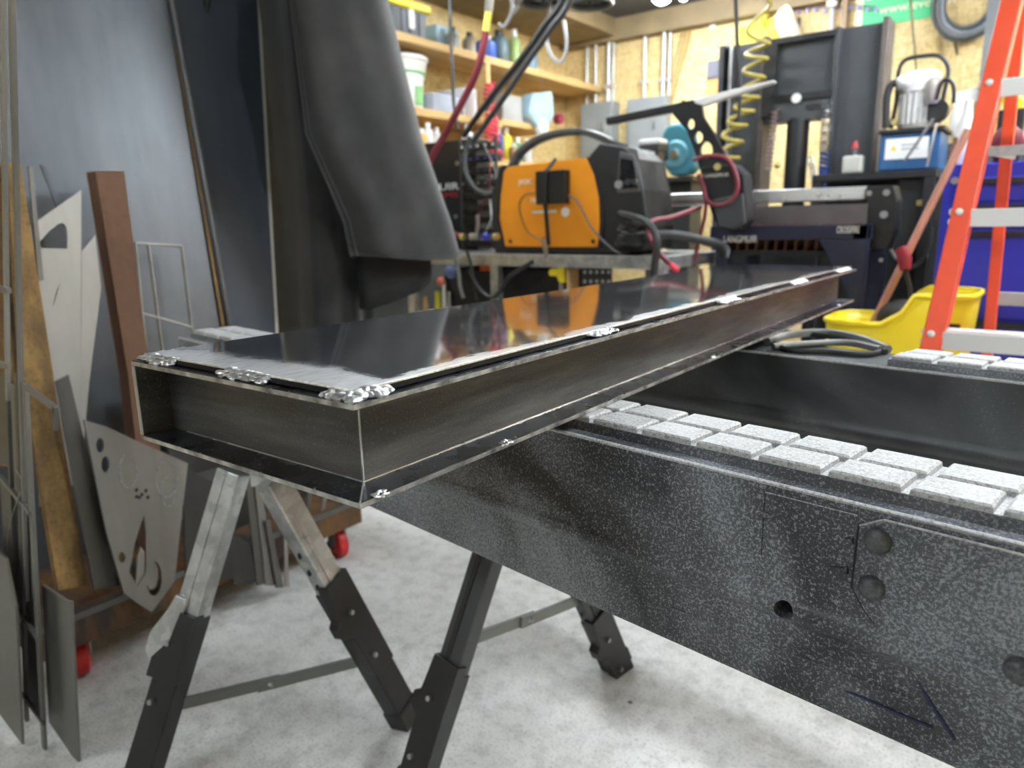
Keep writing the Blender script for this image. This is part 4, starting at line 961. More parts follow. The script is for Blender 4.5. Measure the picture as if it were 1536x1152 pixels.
for k in range(10):
    q = math.pi*(k/10)+math.pi; obj('cooling_fin', MB().box((c.x+.07*math.cos(q)-.003,c.y+.07*math.sin(q)-.008,zt2+.02),(c.x+.07*math.cos(q)+.003,c.y+.07*math.sin(q)+.004,zt2+.6*(zm-zt2))), MG, pm)
obj('capacitor', MB().ball((c.x-.05,c.y-.05,zt2+.8*(zm-zt2)), .038, 14, (1,1,.9)), MG, pm, smooth=60)
c2 = aty(1403,165,sy+.06); obj('valve_body', MB().cyl(c2, c2+V((0,.06,0)), .045, 18), BLK, pm, smooth=40)
obj('valve_bowl', MB().lathe([(.02,0),(.03,.02),(.03,.09),(.02,.1)], aty(1398,156,sy+.05), 12), ALU, pm, smooth=40)
g1 = [(1336,193),(1345,150),(1348,108),(1358,90),(1385,84),(1408,84),(1420,95),(1422,112),(1414,150),(1408,185)]
obj('tube_guard', MB().tube(wob([aty(u,v,sy+.10) for u,v in g1], 6), .0085, 8), BLK, pm, smooth=60)
g2 = [(1404,150),(1412,125),(1421,119),(1429,126),(1431,140),(1430,155)]
obj('tube_guard', MB().tube(wob([aty(u,v,sy+.02) for u,v in g2], 6), .008, 8), BLK, pm, smooth=60)
g3 = [(1329,192),(1330,150),(1336,128),(1345,124)]
obj('hose_loop', MB().tube(wob([aty(u,v,sy+.05) for u,v in g3], 6), .015, 8), RUB, pm, smooth=60)
c = aty(1341,183,sy+.05); obj('brass_fitting', MB().cyl(c, c+V((0,.03,0)), .012, 10), mat('brass',(.6,.5,.2)), pm)
cable('pendant_cable', [aty(1400,178,sy-.02), aty(1385,200,sy-.03), aty(1372,220,sy-.03), aty(1356,242,sy-.03)], .006, GRYC, 'grey pendant lead hanging across the blue pump tank', 'cable')
cable('pendant_cable', [aty(1405,185,sy-.02), aty(1398,215,sy-.03), aty(1390,250,sy-.03)], .005, STEEL, 'thin steel-braided lead hanging down the blue pump tank', 'cable')
# bottle
c = aty(1278,259,sy+.05)
bt = thing('bottle', 'small white square bottle with a red nozzle cap on the black stand', 'bottle', (c.x, sy+.06, zs))
obj('body', MB().box((c.x-.04,sy+.03,zs+.001),(c.x+.04,sy+.09,zs+.075)), mat('bottle_white',(.62,.62,.57),.5), bt, bevel=.008)
obj('neck', MB().cyl((c.x,sy+.06,zs+.075),(c.x,sy+.06,zs+.105),.022,14,.014), DKG, bt)
obj('cap', MB().cyl((c.x,sy+.06,zs+.105),(c.x,sy+.06,zs+.135),.018,14,.010), mat('cap_red',(.4,.03,.04),.5), bt)

# ================================================================== STEP LADDER
ld = thing('step_ladder', 'red fibreglass step ladder with pale aluminium steps', 'ladder', (.05, 2.1, 0))
A0 = atd(1402,505,1.76); A1 = atd(1519,0,1.78)
dv = (A1-A0)/(A1.z-A0.z)
foot_ = A0-dv*A0.z; top_ = A0+dv*(1.83-A0.z)
wr_ = lambda p, dx: p+V((dx,0,0))
for dx, dt in ((0,0), (.44,.36)):
    a, b = wr_(foot_, dx), wr_(top_, dt)
    rl = obj('front_rail', MB().bar(a, b, .044, .078, (0,1,0)), RED, ld, bevel=.003)
    obj('rail_foot', MB().bar(a, a+(b-a)*.025, .036, .08, (0,1,0)), RUB, rl)
RB = atd(1503,300,1.98)
rdir = V((.02,.14,-1))
r_b = RB+rdir*RB.z; r_t = RB-rdir*(1.80-RB.z)
for dx, dt in ((0,0), (.42,.36)):
    rl = obj('rear_rail', MB().bar(wr_(r_b,dx), wr_(r_t,dt), .028, .045, (0,1,0)), RED, ld, bevel=.003)
STP = mat('step_alu', (.80,.80,.78), .4, .35, var=.04)
for k, v in enumerate((505, 325, 133)):
    z = atd({505:1402,325:1448,133:1490}[v], v, 1.76).z
    c = foot_+dv*z
    zz = z
    dx1 = .44-.08*(zz/1.83)
    s_ = obj('step', MB().box((c.x+.02,c.y-.035,z-.006),(c.x+dx1-.02,c.y+.05,z+.018)).box((c.x+.02,c.y-.040,z-.024),(c.x+dx1-.02,c.y-.034,z+.018)), STP, ld, bevel=.002)
    for q in (-.012, .012):
        p = c+V((-.023,-.012,q)); obj('rivet', MB().ball(p, .009, 10, (.7,1,1)), WHT, s_, smooth=60)
        p = c+V((-.004,-.040,q)); obj('rivet', MB().ball(p+dv*0, .0085, 10, (1,.6,1)), WHT, s_, smooth=60)
for z in (.305*1, .305*.35):
    c = foot_+dv*z; obj('step', MB().box((c.x+.012,c.y-.035,z-.006),(c.x+.42,c.y+.05,z+.014)), STP, ld, bevel=.002)
p = atd(1530,452,1.98); c = RB+rdir*(RB.z-p.z); obj('rear_brace', MB().box((c.x,c.y-.012,p.z-.018),(c.x+.40,c.y+.012,p.z+.018)), mat('brace_grey',(.5,.49,.46),.5,.4), ld)
p = atd(1512,232,1.9); c = RB+rdir*(RB.z-p.z); d_ = foot_+dv*p.z
obj('spreader', MB().bar((d_.x+.02,d_.y,p.z),(c.x+.02,c.y,p.z),.004,.022), GAL, ld)
obj('spreader', MB().box((d_.x+.02,d_.y+.05,p.z-.012),(d_.x+.40,d_.y+.056,p.z+.012)), GAL, ld)

# ================================================================== TOOL CHEST
cy_ = 2.92
zt3 = aty(1450,246,cy_).z
tcx0 = aty(1410,330,cy_).x; tcx1 = tcx0+.75
tch = thing('tool_chest', 'tall bright blue rolling tool chest with black drawer pulls behind the ladder', 'tool chest', (tcx0+.37, cy_+.23, 0))
obj('body', MB().box((tcx0,cy_,.09),(tcx1,cy_+.46,zt3)), BLUE, tch, bevel=.004)
zz = zt3-.045
for h in (.085,.085,.30,.30):
    d = obj('drawer', MB().box((tcx0+.03,cy_-.008,zz-h+.006),(tcx1-.03,cy_,zz)), BLUE, tch, bevel=.003)
    obj('drawer_pull', MB().box((tcx0+.045,cy_-.024,zz-.024),(tcx1-.045,cy_-.008,zz-.004)), BLK, d, bevel=.003)
    zz -= h
c = aty(1432,271,cy_-.01); obj('lock', MB().cyl(c, c+V((0,.01,0)), .012, 12), STEEL, tch)
for x in (tcx0+.06, tcx1-.06):
    for y in (cy_+.06, cy_+.4):
        w = obj('caster', MB().box((x-.03,y-.03,.078),(x+.03,y+.03,.09)), STEEL, tch); obj('wheel', MB().cyl((x-.014,y,.039),(x+.014,y,.039),.039,16), RUB, w, smooth=40)
# clutter on the chest top
def onchest(u, v, y): return aty(u, v, cy_+y)
for k, (u0,v0,u1,v1,dy,m_,lab,cat) in enumerate([
    (1488,186,1530,238,.05,mat('bag_maroon',(.16,.02,.03),.7),'maroon cloth bag on the blue tool chest','bag'),
    (1436,150,1456,238,.12,WHT,'white spray bottle on the blue tool chest','bottle'),
    (1424,205,1434,243,.10,mat('rust_brown_box',(.25,.10,.05),.7),'small rust-brown tin on the corner of the blue tool chest','tin')]):
    a, b = onchest(u0,v0,dy), onchest(u1,v1,dy)
    mid_ = (a.x+b.x)/2; w_ = abs(b.x-a.x)/2; hgt = a.z-zt3
    if cat == 'bag':
        tag(obj('cloth_bag', MB().ball((mid_,cy_+dy+.06,zt3+hgt*.5), w_, 14, (1.1,.8,hgt*.5/w_)), m_, smooth=60), lab, cat)
    else:
        tag(obj('spray_bottle' if cat == 'bottle' else 'tin_can', MB().lathe([(w_*.9,0),(w_,.02),(w_,hgt*.6),(w_*.5,hgt*.8),(w_*.45,hgt)], (mid_,cy_+dy+.05,zt3), 14), m_, smooth=50), lab, cat)
dr = thing('power_drill', 'yellow and black cordless power tool on the blue tool chest behind the ladder steps', 'power tool', tuple(onchest(1510,238,.2)))
dr.location.z = zt3; ORG[dr.name] = V(dr.location)
obj('body', MB().prism([onchest(u,v,.2) for u,v in ((1500,70),(1520,66),(1526,90),(1512,140),(1500,150),(1496,120))], V((0,.07,0))), YEL, dr, bevel=.008)
obj('grip', MB().prism([onchest(u,v,.21) for u,v in ((1498,140),(1520,130),(1536,150),(1530,170),(1506,168))], V((0,.05,0))), mat('valve_yellow',(.85,.68,.02)), dr, bevel=.008)
obj('battery', MB().box((onchest(1494,200,.2).x, cy_+.19, zt3+.001),(onchest(1534,200,.2).x, cy_+.28, onchest(1500,165,.2).z)), BLK, dr, bevel=.006)
# ================================================================== MOP BUCKET
by = 2.55
bc = thing('mop_bucket', 'yellow plastic mop bucket with a raised wringer end in front of the tool chest', 'bucket', tuple(V((aty(1340,480,by).x, by+.12, 0))))
bl, br_ = aty(1228,486,by).x, aty(1462,460,by).x
zlow, zhigh = aty(1260,484,by).z, aty(1440,447,by).z
def rr(a):                                                        # rounded rectangle, unit
    c, s = math.cos(a), math.sin(a); n = 4.5
    r = (abs(c)**n+abs(s)**n)**(-1/n); return c*r, s*r
def tub(inner):
    def fn(i, j):
        x, y = rr(2*math.pi*i); k = (.80+.20*j)-(.02 if inner else 0)
        cxx = (bl+br_)/2; hw = (br_-bl)/2; hd = .17
        rim = zlow+(zhigh-zlow)*max(0, min(1, (x+.15)/.35))*(1 if y > -.6 or x > .25 else .55)
        zbase = .10+(.01 if inner else 0)
        z = zbase+(rim-zbase)*j
        return (cxx+x*hw*k, by+.17+y*hd*k, z)
    return fn
o = obj('tub', MB().grid(tub(False), 48, 10), YEL, bc, smooth=50)
sm = o.modifiers.new('thick', 'SOLIDIFY'); sm.thickness = .008
rimp = [V(tub(False)(i/48, 1)) for i in range(48)]
obj('rim', MB().tube(rimp, .009, 6, closed=True), YEL, bc, smooth=60)
obj('bottom', MB().prism([V(tub(False)(i/24, 0)) for i in range(24)], V((0,0,.008))), YEL, bc)
for x in (bl+.1, br_-.1):
    for y in (by+.08, by+.26): obj('caster', MB().cyl((x-.012,y,.04),(x+.012,y,.04),.04,14).cyl((x,y,.06),(x,y,.10),.01,8), DKG, bc, smooth=40)
c = aty(1412,487,by+.0); obj('side_print', MB().box((c.x-.03,by+.001,c.z-.012),(c.x+.05,by+.0025,c.z+.004)), BLK, bc)
mp = thing('mop', 'mop with a pinkish wooden handle and red clamp standing in the yellow bucket', 'mop', tuple(aty(1310,490,by+.12)))
mp.location.z = .12; ORG[mp.name] = V(mp.location)
obj('handle', MB().cyl(aty(1300,505,by+.12), aty(1452,195,by+.30), .0125, 12), mat('handle_pink',(.48,.22,.15),.5), mp, smooth=60)
c = aty(1352,372,by+.16); c3 = aty(1358,405,by+.14); obj('clamp', MB().tube([c, c.lerp(c3,.5)+V((.004,0,0)), c3], [.018,.022,.016], 10), mat('clamp_red',(.30,.015,.03),.45), mp, smooth=60)
obj('mop_head', MB().ball(aty(1355,478,by+.15), .085, 18, (1,.8,.75)), mat('mop_black',(.025,.023,.02),.8), mp, smooth=60)
obj('strap', MB().tube(wob([c3, aty(1366,440,by+.14), aty(1358,470,by+.12)],5), .008, 6), RUB, mp)

# ================================================================== SHELVES ON THE LEFT WALL
SXF = -3.0                                                        # shelf front edge
shf = thing('wall_shelf', 'timber shelving of two long planks with uprights on the strand board wall', 'shelf', (-3.17, 4.0, 1.4))
zS1, zS2, zS3 = 2.045, 1.67, 1.50
TM = MC['timber']
obj('plank', MB().box((X0,2.3,zS1-.042),(SXF,5.24,zS1)), TM, shf); obj('plank', MB().box((X0,2.3,zS2-.042),(SXF,3.95,zS2)), TM, shf)
zS2b = atx(800,186,SXF).z
obj('plank', MB().box((X0,3.95,zS2b-.035),(SXF,4.6,zS2b)), TM, shf)
yp = atx(733,130,SXF).y
obj('upright', MB().box((SXF-.09,yp-.02,0.9),(SXF,yp+.02,zS1-.042)), TM, shf)
obj('upright', MB().box((X0,2.5,0.9),(SXF,2.54,zS1-.042)), TM, shf)
cb = thing('wall_counter', 'dark workbench counter under the shelves cluttered with bottles', 'counter', (-3.1, 4.0, 0))
zC = atx(760,240,-2.85).z
obj('worktop', MB().box((X0,2.3,zC-.04),(-2.85,4.9,zC)), TM, cb)
obj('cabinet', MB().box((X0,2.3,0),(-2.9,4.9,zC-.04)), DKG, cb)
def shelfbox(name, u0, v0, u1, v1, x, zbase, m_, label, cat, depth=.22, bev=.006):
    a, b = atx(u0,v0,x), atx(u1,v1,x)
    top_z = max(a.z, zbase+.02)
    return obj(name, MB().box((x-depth,a.y,zbase+.001),(x,b.y,top_z)), m_, None, bevel=bev, tag_=(label, cat))
def shelfcan(name, u, v, wpx, x, zbase, m_, label, cat, cap=None):
    a = atx(u, v, x); w = abs(atx(u+wpx/2, v, x).y-atx(u-wpx/2, v, x).y)/2; h = max(.03, a.z-zbase)
    t = thing(name, label, cat, (x-w-.02, a.y, zbase))
    c = (x-w-.02, a.y, zbase+.001)
    obj('body', MB().lathe([(w*.92,0),(w,.008),(w,h*.68),(w*.8,h*.76),(w*.45,h*.82)], c, 14), m_, t, smooth=45)
    obj('cap', MB().cyl((c[0],c[1],zbase+h*.8),(c[0],c[1],zbase+h),w*.45,12), cap or WHT, t)
    return t
# tote
x = -3.02
a, b = atx(583,0,x), atx(642,42,x)
tt = thing('storage_tote', 'black storage tote with a bright yellow lid and white latch on the top shelf', 'tote', (x-.12, (a.y+b.y)/2, zS1))
ztote = atx(610,12,x).z
obj('body', MB().prism([(x,a.y-.12,zS1+.001),(x,b.y-.03,zS1+.001),(x,b.y,ztote),(x,a.y-.12,ztote)], V((-.24,0,0))), mat('tote_grey',(.10,.105,.12),.45), tt, bevel=.006)
obj('lid', MB().box((x-.26,a.y-.14,ztote),(x+.015,b.y+.02,ztote+.045)), YEL, tt, bevel=.008)
c = atx(617,28,x+.004); obj('latch', MB().box((x,c.y-.02,c.z-.055),(x+.012,c.y+.02,c.z+.05)), WHT, tt, bevel=.008)
for k in range(4): y = a.y+.02+k*.07; obj('rib', MB().box((x-.002,y-.006,zS1+.015),(x+.006,y+.006,ztote-.01)), mat('tote_grey',(.10,.105,.12)), tt)
# white buckets
x = -3.03
for (u0,v0,u1,lab,bz) in ((612,128,645,'white plastic tub with a green label standing on the middle shelf', zS2), (598,84,657,'large white lidded tub stacked on the green-labelled tub', None)):
    a, b = atx(u0,v0,x), atx(u1,v0,x); w = (b.y-a.y)/2; yc = (a.y+b.y)/2
    if bz: z0_ = bz+.001; z1_ = atx(628,112,x).z
    else: z0_ = z1_+.0095; z1_ = atx(628,88,x).z+.02
    t = thing('plastic_tub', lab, 'tub', (x-w, yc, z0_))
    obj('tub', MB().lathe([(w*.86,0),(w*.9,.01),(w,z1_-z0_-.02)], (x-w, yc, z0_), 24), WHT, t, smooth=40)
    obj('lid', MB().lathe([(w*1.02,0),(w*1.06,.006),(w*1.06,.022),(w*.9,.03)], (x-w, yc, z1_-.022), 24), WHT, t, smooth=40)
    if bz:
        a = atx(623,124,x+.01); obj('label', MB().box((x-.004,yc-.03,z0_+.02),(x+.003,yc+.025,z1_-.06)), mat('label_green',(.25,.55,.22),.6), t)
    else: obj('green_band', MB().lathe([(w*.93,0),(w*.96,.012)], (x-w, yc, z0_+.002), 24), mat('label_green',(.25,.55,.22)), t)
shelfbox('storage_box', 650,138,690,165, -3.02, zS2, mat('box_bluegrey',(.38,.42,.50),.5), 'pale blue-grey plastic box beside the white tubs', 'box')
shelfbox('storage_box', 695,130,716,168, -3.04, zS2, mat('box_white',(.75,.75,.78),.5), 'narrow white box beside the timber upright', 'box')
shelfbox('parts_bin', 754,140,784,182, -3.02, zS2b, mat('bin_grey',(.42,.43,.43),.5), 'grey parts bin on the short shelf near the corner', 'bin')
# top shelf things
c = atx(706,40,-3.05)
tc_ = obj('storage_box', MB().box((-3.345,c.y-.11,zS1+.001),(-3.235,c.y+.1,c.z+.03)), mat('box_paleblue',(.35,.52,.60),.4), None, bevel=.01, tag_=('pale blue clear box on the top shelf behind the red hose','box'))
for u, v, w, m_, lab, cp_ in ((745,50,20,mat('jug_blue',(.06,.14,.55),.4),'blue and white jug on the top shelf beside the hose', WHT), (764,42,18,mat('jug_dark',(.10,.16,.18),.4),'dark teal jug on the top shelf', BLK), (783,42,12,mat('jug_lime',(.45,.62,.25),.4),'lime green bottle on the top shelf next to the teal jug', WHT),
                       (690,38,14,mat('can_grey2',(.3,.3,.28),.4,.4),'grey spray can on the top shelf', BLK), (716,46,14,mat('can_bronze',(.33,.28,.2),.4,.4),'bronze can on the top shelf', BLK), (808,62,12,mat('jug_blue2',(.2,.33,.45),.4),'slate blue bottle at the corner end of the top shelf', WHT)):
    shelfcan('bottle', u, v, w, -3.03 if w > 15 else -3.12, zS1, m_, lab, 'bottle', cp_)
# blue bag hanging at the shelf end
t = thing('blue_bag', 'pale blue plastic bag hanging at the corner end of the shelves', 'bag', tuple(atx(818,215,-2.95)))
bgm = mat('bag_blue', (.42,.62,.74), .4)
obj('bag', MB().prism([atx(u,v,-2.96) for u,v in ((800,140),(830,136),(832,175),(824,190),(806,190),(796,170))], V((-.1,0,0))), bgm, t, bevel=.02)
obj('contents', MB().ball(atx(812,192,-2.98), .075, 14, (.6,.8,1)), mat('bag_white',(.8,.82,.84),.4), t, smooth=60)
obj('hanger', MB().cyl(atx(815,138,-3.0), V((-3.02,atx(815,138,-3.0).y,zS1-.042)), .003, 6), RUB, t)
c = atx(834,179,-3.0); tag(obj('red_reel', MB().cyl(c, c+V((.05,0,0)), .035, 14), mat('reel_red',(.3,.03,.06),.4), smooth=40), 'small dark red reel hanging by the wall corner', 'reel')
# things on the counter
cols_ = {'lime':(.5,.62,.08),'amber':(.75,.42,.06),'silver':(.6,.6,.6),'white':(.8,.8,.78),'blue':(.05,.08,.4),'yellow':(.80,.70,.04),'green':(.1,.25,.1),'black':(.03,.03,.03),'red':(.5,.04,.04),'brown':(.3,.16,.06)}
for u, v, w, cname, lab in ((629,186,14,'lime','lime green bottle on the counter nearest the hanging cloth'), (642,192,12,'amber','amber bottle on the counter beside the lime one'), (652,183,12,'silver','silver spray can on the counter'), (664,190,10,'white','slim white can on the counter behind the red hose'),
                        (712,186,12,'white','white bottle on the counter under the timber upright'), (757,190,10,'blue','blue can on the counter beside the red coil'), (770,190,13,'yellow','yellow bottle on the counter right of the blue can'), (752,212,11,'white','short white bottle on the counter by the red coil'),
                        (786,205,10,'green','dark green bottle on the counter behind the welder handle'), (800,208,9,'silver','small silver can at the counter end'), (719,212,12,'amber','amber jar on the counter beside the red coil'), (780,214,9,'brown','small brown bottle on the counter behind the welder handle')):
    shelfcan('bottle', u, v, w, -2.9 if (u//7)%2 else -3.0, zC, mat('bottle_'+cname, cols_[cname], .4), lab, 'bottle')
# red coiled airline hanging from the shelf
P = wob([atx(735,124,-2.93), atx(733,150,-2.93), atx(737,180,-2.93), atx(738,205,-2.93), atx(745,240,-2.93)], 30)
Q = [p+V((.03*math.cos(k*.8), .055*math.sin(k*.8), 0))*(0.6+.5*k/len(P)) for k, p in enumerate(P)]
tag(obj('coiled_hose', MB().tube(Q, .011, 6), mat('coil_red',(.62,.03,.06),.4), smooth=60), 'red coiled air line hanging in front of the timber upright', 'hose')

# ================================================================== BACK WALL
YB = Y1
ES = mat('panel_grey', (.27,.29,.295), .45, .2, var=.04)
def wbox(u0, v0, u1, v1, d): a, b = aty(u0,v0,YB-d), aty(u1,v1,YB-d); return MB().box((a.x,YB-d,b.z),(b.x,YB-.001,a.z))
for (u0,v0,u1,v1,lab) in ((870,157,919,235,'grey steel electrical panel nearest the wall corner'), (940,150,997,238,'larger grey steel electrical panel beside the wide conduit')):
    t = thing('electrical_panel', lab, 'electrical panel', tuple(aty((u0+u1)/2,v1,YB-.05)))
    obj('box', wbox(u0,v0,u1,v1,.10), ES, t, bevel=.004)
    d = obj('door', wbox(u0+3,v0+3,u1-3,v1-3,.108), ES, t, bevel=.003)
    c = aty(u1-16,(v0+v1)/2-8,YB-.11); obj('latch', MB().box((c.x-.012,c.y-.012,c.z-.03),(c.x+.012,c.y,c.z+.03)), STEEL, d)
for u, v0, v1, w, lab in ((880,55,157,.017,'thin grey conduit nearest the corner, into the first panel'), (893,52,157,.017,'thin grey conduit with two straps into the first panel'), (912,45,157,.028,'stout steel conduit into the first panel'), (919,44,157,.014,'slim conduit right beside the stout one'),
                       (966,28,150,.022,'single conduit into the middle of the larger panel'), (994,12,150,.030,'bright wide conduit into the larger panel'), (1003,12,150,.014,'slim conduit beside the bright wide one')):
    a, b = aty(u+4,v0,YB-.04), aty(u,v1,YB-.04); xx = b.x
    t = thing('conduit', lab, 'conduit', (xx, YB-.04, b.z))
    obj('pipe', MB().cyl((xx,YB-.04,b.z),(xx,YB-.04,ZC-.001),w/2+.004,10), GAL, t, smooth=60)
    for q in (.22, .82):
        z = b.z+(ZC-b.z)*q; obj('strap', MB().box((xx-w,YB-.062,z-.014),(xx+w,YB-.001,z+.014)), ALU, t)
for k, u in enumerate((1012,1018,1024)):
    cable('wall_cable', [aty(u+16,10,YB-.02), aty(u+8,60,YB-.02), aty(u-6,110,YB-.02), aty(u-18,158,YB-.02)], .007, mat('cable_tan',(.48,.33,.12),.6), ['tan cable bowing down the wall nearest the wide conduit','middle tan cable bowing down the wall','tan cable bowing down the wall nearest the grey lettering'][k], 'cable')
# signs and banner
def wsign(name, px, d, m_, label, cat='sign'):
    return tag(obj(name, MB().prism([aty(u,v,YB-d) for u,v in px], V((0,d-.001,0))), m_), label, cat)
bnr = thing('banner', 'green banner with pale yellow lettering on the back wall above the press', 'banner', tuple(aty(1360,30,YB-.01)))
za, zb2 = aty(1292,42,YB-.01), aty(1424,-60,YB-.01)
obj('cloth', MB().box((za.x,YB-.008,za.z),(zb2.x,YB-.002,zb2.z)), mat('banner_green',(.08,.52,.22),.55,var=.04), bnr)
obj('margin', MB().box((aty(1281,42,YB-.01).x,YB-.0075,za.z),(za.x,YB-.002,zb2.z)), mat('banner_cream',(.9,.85,.55),.6), bnr)
lt_ = mat('letter_cream', (.9,.86,.6), .6, var=0)
zc3 = (za.z+.20)
text('lettering', 'EVERLAST', .26, V(((za.x+zb2.x)/2, YB-.010, za.z+.235)), (1,0,0), (0,0,1), lt_, bnr, width=(zb2.x-za.x)*.94)
text('lettering', 'www.everlast', .075, V((za.x*.33+zb2.x*.67, YB-.010, za.z+.085)), (1,0,0), (0,0,1), lt_, bnr)
gs = thing('wall_lettering', 'grey letter strip on the strand board left of the press', 'sign', tuple(aty(1068,78,YB-.01)))
if 0: obj('strip', MB().prism([aty(u,v,YB-.008) for u,v in ((1036,66),(1104,52),(1104,70),(1036,82))], V((0,.006,0))), mat('strip_pale',(.66,.62,.55),.6), gs)
a, b = aty(1040,72,YB-.01), aty(1100,62,YB-.01)
LG = mat('letter_grey',(.22,.22,.25),.5)
for ch_c, k_ in (('C',.04),('A',.5),('M',.72),('E',.93)): text('letter', ch_c, .11, a.lerp(b, k_)+V((0,.009,0)), (1,0,0), (0,0,1), LG, gs)
ys = thing('yellow_sign', 'bright yellow sign with a round emblem on the wall above the press', 'sign', tuple(aty(1135,55,YB-.01)))
obj('board', MB().prism([aty(u,v,YB-.008) for u,v in ((1109,40),(1168,26),(1168,56),(1109,66))], V((0,.006,0))), mat('sign_yellow',(.95,.85,.02),.5,var=.02), ys)
c = aty(1158,48,YB-.01); obj('emblem', MB().tube([c+V((.06*math.cos(q*math.pi/10),0,.06*math.sin(q*math.pi/10))) for q in range(20)], .006, 6, closed=True), mat('sign_gold',(.75,.62,.02),.5), ys, smooth=60)
wsign('paper_sign', [(1060,26),(1075,24),(1072,40),(1066,44)], .03, WHT, 'small white floodlight shape on the wall by the tan cables', 'wall light')
# coiled yellow rope and pale bundle on a hook
rpz = thing('rope_coil', 'yellow coiled rope hanging on the wall beside the yellow sign', 'rope', tuple(aty(1160,60,YB-.05)))
for k in range(4):
    c = aty(1160+k,22+k*5,YB-.04); obj('loop', MB().tube([c+V((.085*math.cos(q*math.pi/10),.01*k-.02,.10*math.sin(q*math.pi/10))) for q in range(20)], .010, 6, closed=True), mat('rope_yellow',(.85,.72,.12),.6), rpz, smooth=60)
cb_ = thing('cord_bundle', 'bundle of pale cream cord hanging on the wall above the press', 'cord', tuple(aty(1178,62,YB-.05)))
for k in range(5):
    c = aty(1178+k*2,30+k*6,YB-.13); obj('loop', MB().tube([c+V((.05*math.cos(q*math.pi/8),.008*k-.02,.07*math.sin(q*math.pi/8))) for q in range(16)], .011, 6, closed=True), mat('cord_cream',(.85,.75,.6),.7), cb_, smooth=60)
c = aty(1180,22,YB-.13); obj('hook', MB().cyl((c.x,YB-.15,c.z+.05),(c.x,YB-.0005,c.z+.05),.007,8), STEEL, cb_)
fg = thing('flag_sticker', 'small flag sticker, grey above and orange stripes below, beside the press column', 'sticker', tuple(aty(1069,142,YB-.01)))
obj('upper', wbox(1061,92,1077,118,.006), mat('flag_grey',(.16,.16,.2),.6), fg)
for k in range(4): obj('stripe', wbox(1060,118+k*6,1076,122+k*6,.006), mat('flag_orange',(.75,.35,.12),.6), fg)
# string of small lights
ls = thing('string_lights', 'string of small violet lights along the top of the wall', 'lights', tuple(aty(1200,20,YB-.03)))
P = [aty(1172+k*13, 14-k*.6+2*math.sin(k*1.3), YB-.03) for k in range(12)]
obj('wire', MB().tube(P, .003, 5), GRYC, ls)
for p in P: obj('bulb', MB().ball(p-V((0,0,.018)), .014, 8), mat('bulb_violet',(.42,.38,.75),.3), ls, smooth=60)
# hammer-like tool and white pipe
tag(obj('hung_tool', MB().box(aty(1196,26,YB-.03), aty(1200,46,YB-.005)), DKG), 'small dark tool hanging on the wall above the press head', 'tool')
wp_ = thing('white_pipe', 'white pipe with a bell end hanging on the wall above the press', 'pipe', tuple(aty(1247,46,YB-.03)))
obj('stem', MB().cyl(aty(1247,46,YB-.04), aty(1248,10,YB-.04), .012, 8), mat('pipe_lilac',(.55,.55,.68),.4), wp_)
obj('bell', MB().cyl(aty(1248,10,YB-.05), aty(1249,-10,YB-.05), .03, 12, .045), WHT, wp_)
p = obj('wall_post', MB().box(aty(1258,60,YB-.06), aty(1280,-60,YB-.002)), mat('post_brown',(.30,.20,.11),.6), None, tag_=('brown timber stud on the back wall beside the banner', 'post'))
# coil of cable right of the banner
hc = thing('cable_coil', 'large grey cable coil hanging on the wall beside the banner', 'cable', tuple(aty(1455,50,YB-.06)))
for k in range(8):
    c = aty(1456+random.uniform(-3,3), 3+random.uniform(-4,4), YB-.03-.012*k); R_ = .125+.018*(k%4)
    obj('loop', MB().tube([c+V((R_*math.cos(q*math.pi/12), .006*math.sin(q*2), R_*1.15*math.sin(q*math.pi/12))) for q in range(24)], .011, 6, closed=True), [GRYC,DKG,mat('cable_blue_grey',(.26,.29,.34),.5)][k%3], hc, smooth=60)
cable('wall_cable', [aty(1410,48,YB-.02), aty(1420,46,YB-.03), aty(1436,48,YB-.02), aty(1433,62,YB-.02), aty(1436,82,YB-.02)], .006, RUB, 'short dark cord end hooked below the cable coil', 'cable')
cable('wall_cable', [aty(1410,48,YB-.02), aty(1406,62,YB-.02), aty(1409,80,YB-.02)], .008, mat('cable_tan',(.48,.33,.12)), 'short tan cord end below the cable coil', 'cable')
cable('drop_cable', [aty(1366,-30,4.4), aty(1369,40,4.4), aty(1372,70,4.4), aty(1374,105,4.4)], .007, mat('cable_olive',(.2,.18,.08),.6), 'thin cable dropping past the banner to the pump', 'cable')
tag(obj('grey_post', MB().bar(aty(1478,135,4.6), aty(1500,-60,4.6), .06, .05), mat('post_grey',(.17,.18,.18),.5)), 'dark grey steel post between the banner and the ladder', 'post')
tag(obj('paper_stack', MB().prism([aty(u,v,4.7) for u,v in ((1428,140),(1470,130),(1472,151),(1430,157))], V((0,.2,0))), WHT), 'white plastic sheet on a shelf behind the pump', 'sheet')
tag(obj('bracket_shelf', MB().prism([aty(u,v,4.7) for u,v in ((1424,158),(1480,150),(1480,154),(1424,162))], V((0,.56,0))), MC['timber']), 'narrow timber bracket shelf on the back wall behind the pump', 'shelf')
tag(obj('plastic_bag', MB().ball(aty(1442,180,4.5), .075, 12, (.7,.6,1.5)), mat('bag_clear',(.72,.73,.72),.35), smooth=60), 'cloudy white plastic bag hanging behind the pump', 'bag')
gb = obj('storage_shelf', MB().box((aty(1405,300,4.45).x,4.4,0),(aty(1405,300,4.45).x+1.3,4.9,aty(1440,215,4.45).z)), DKG, None, tag_=('dark low cabinet behind the pump stand', 'cabinet'))
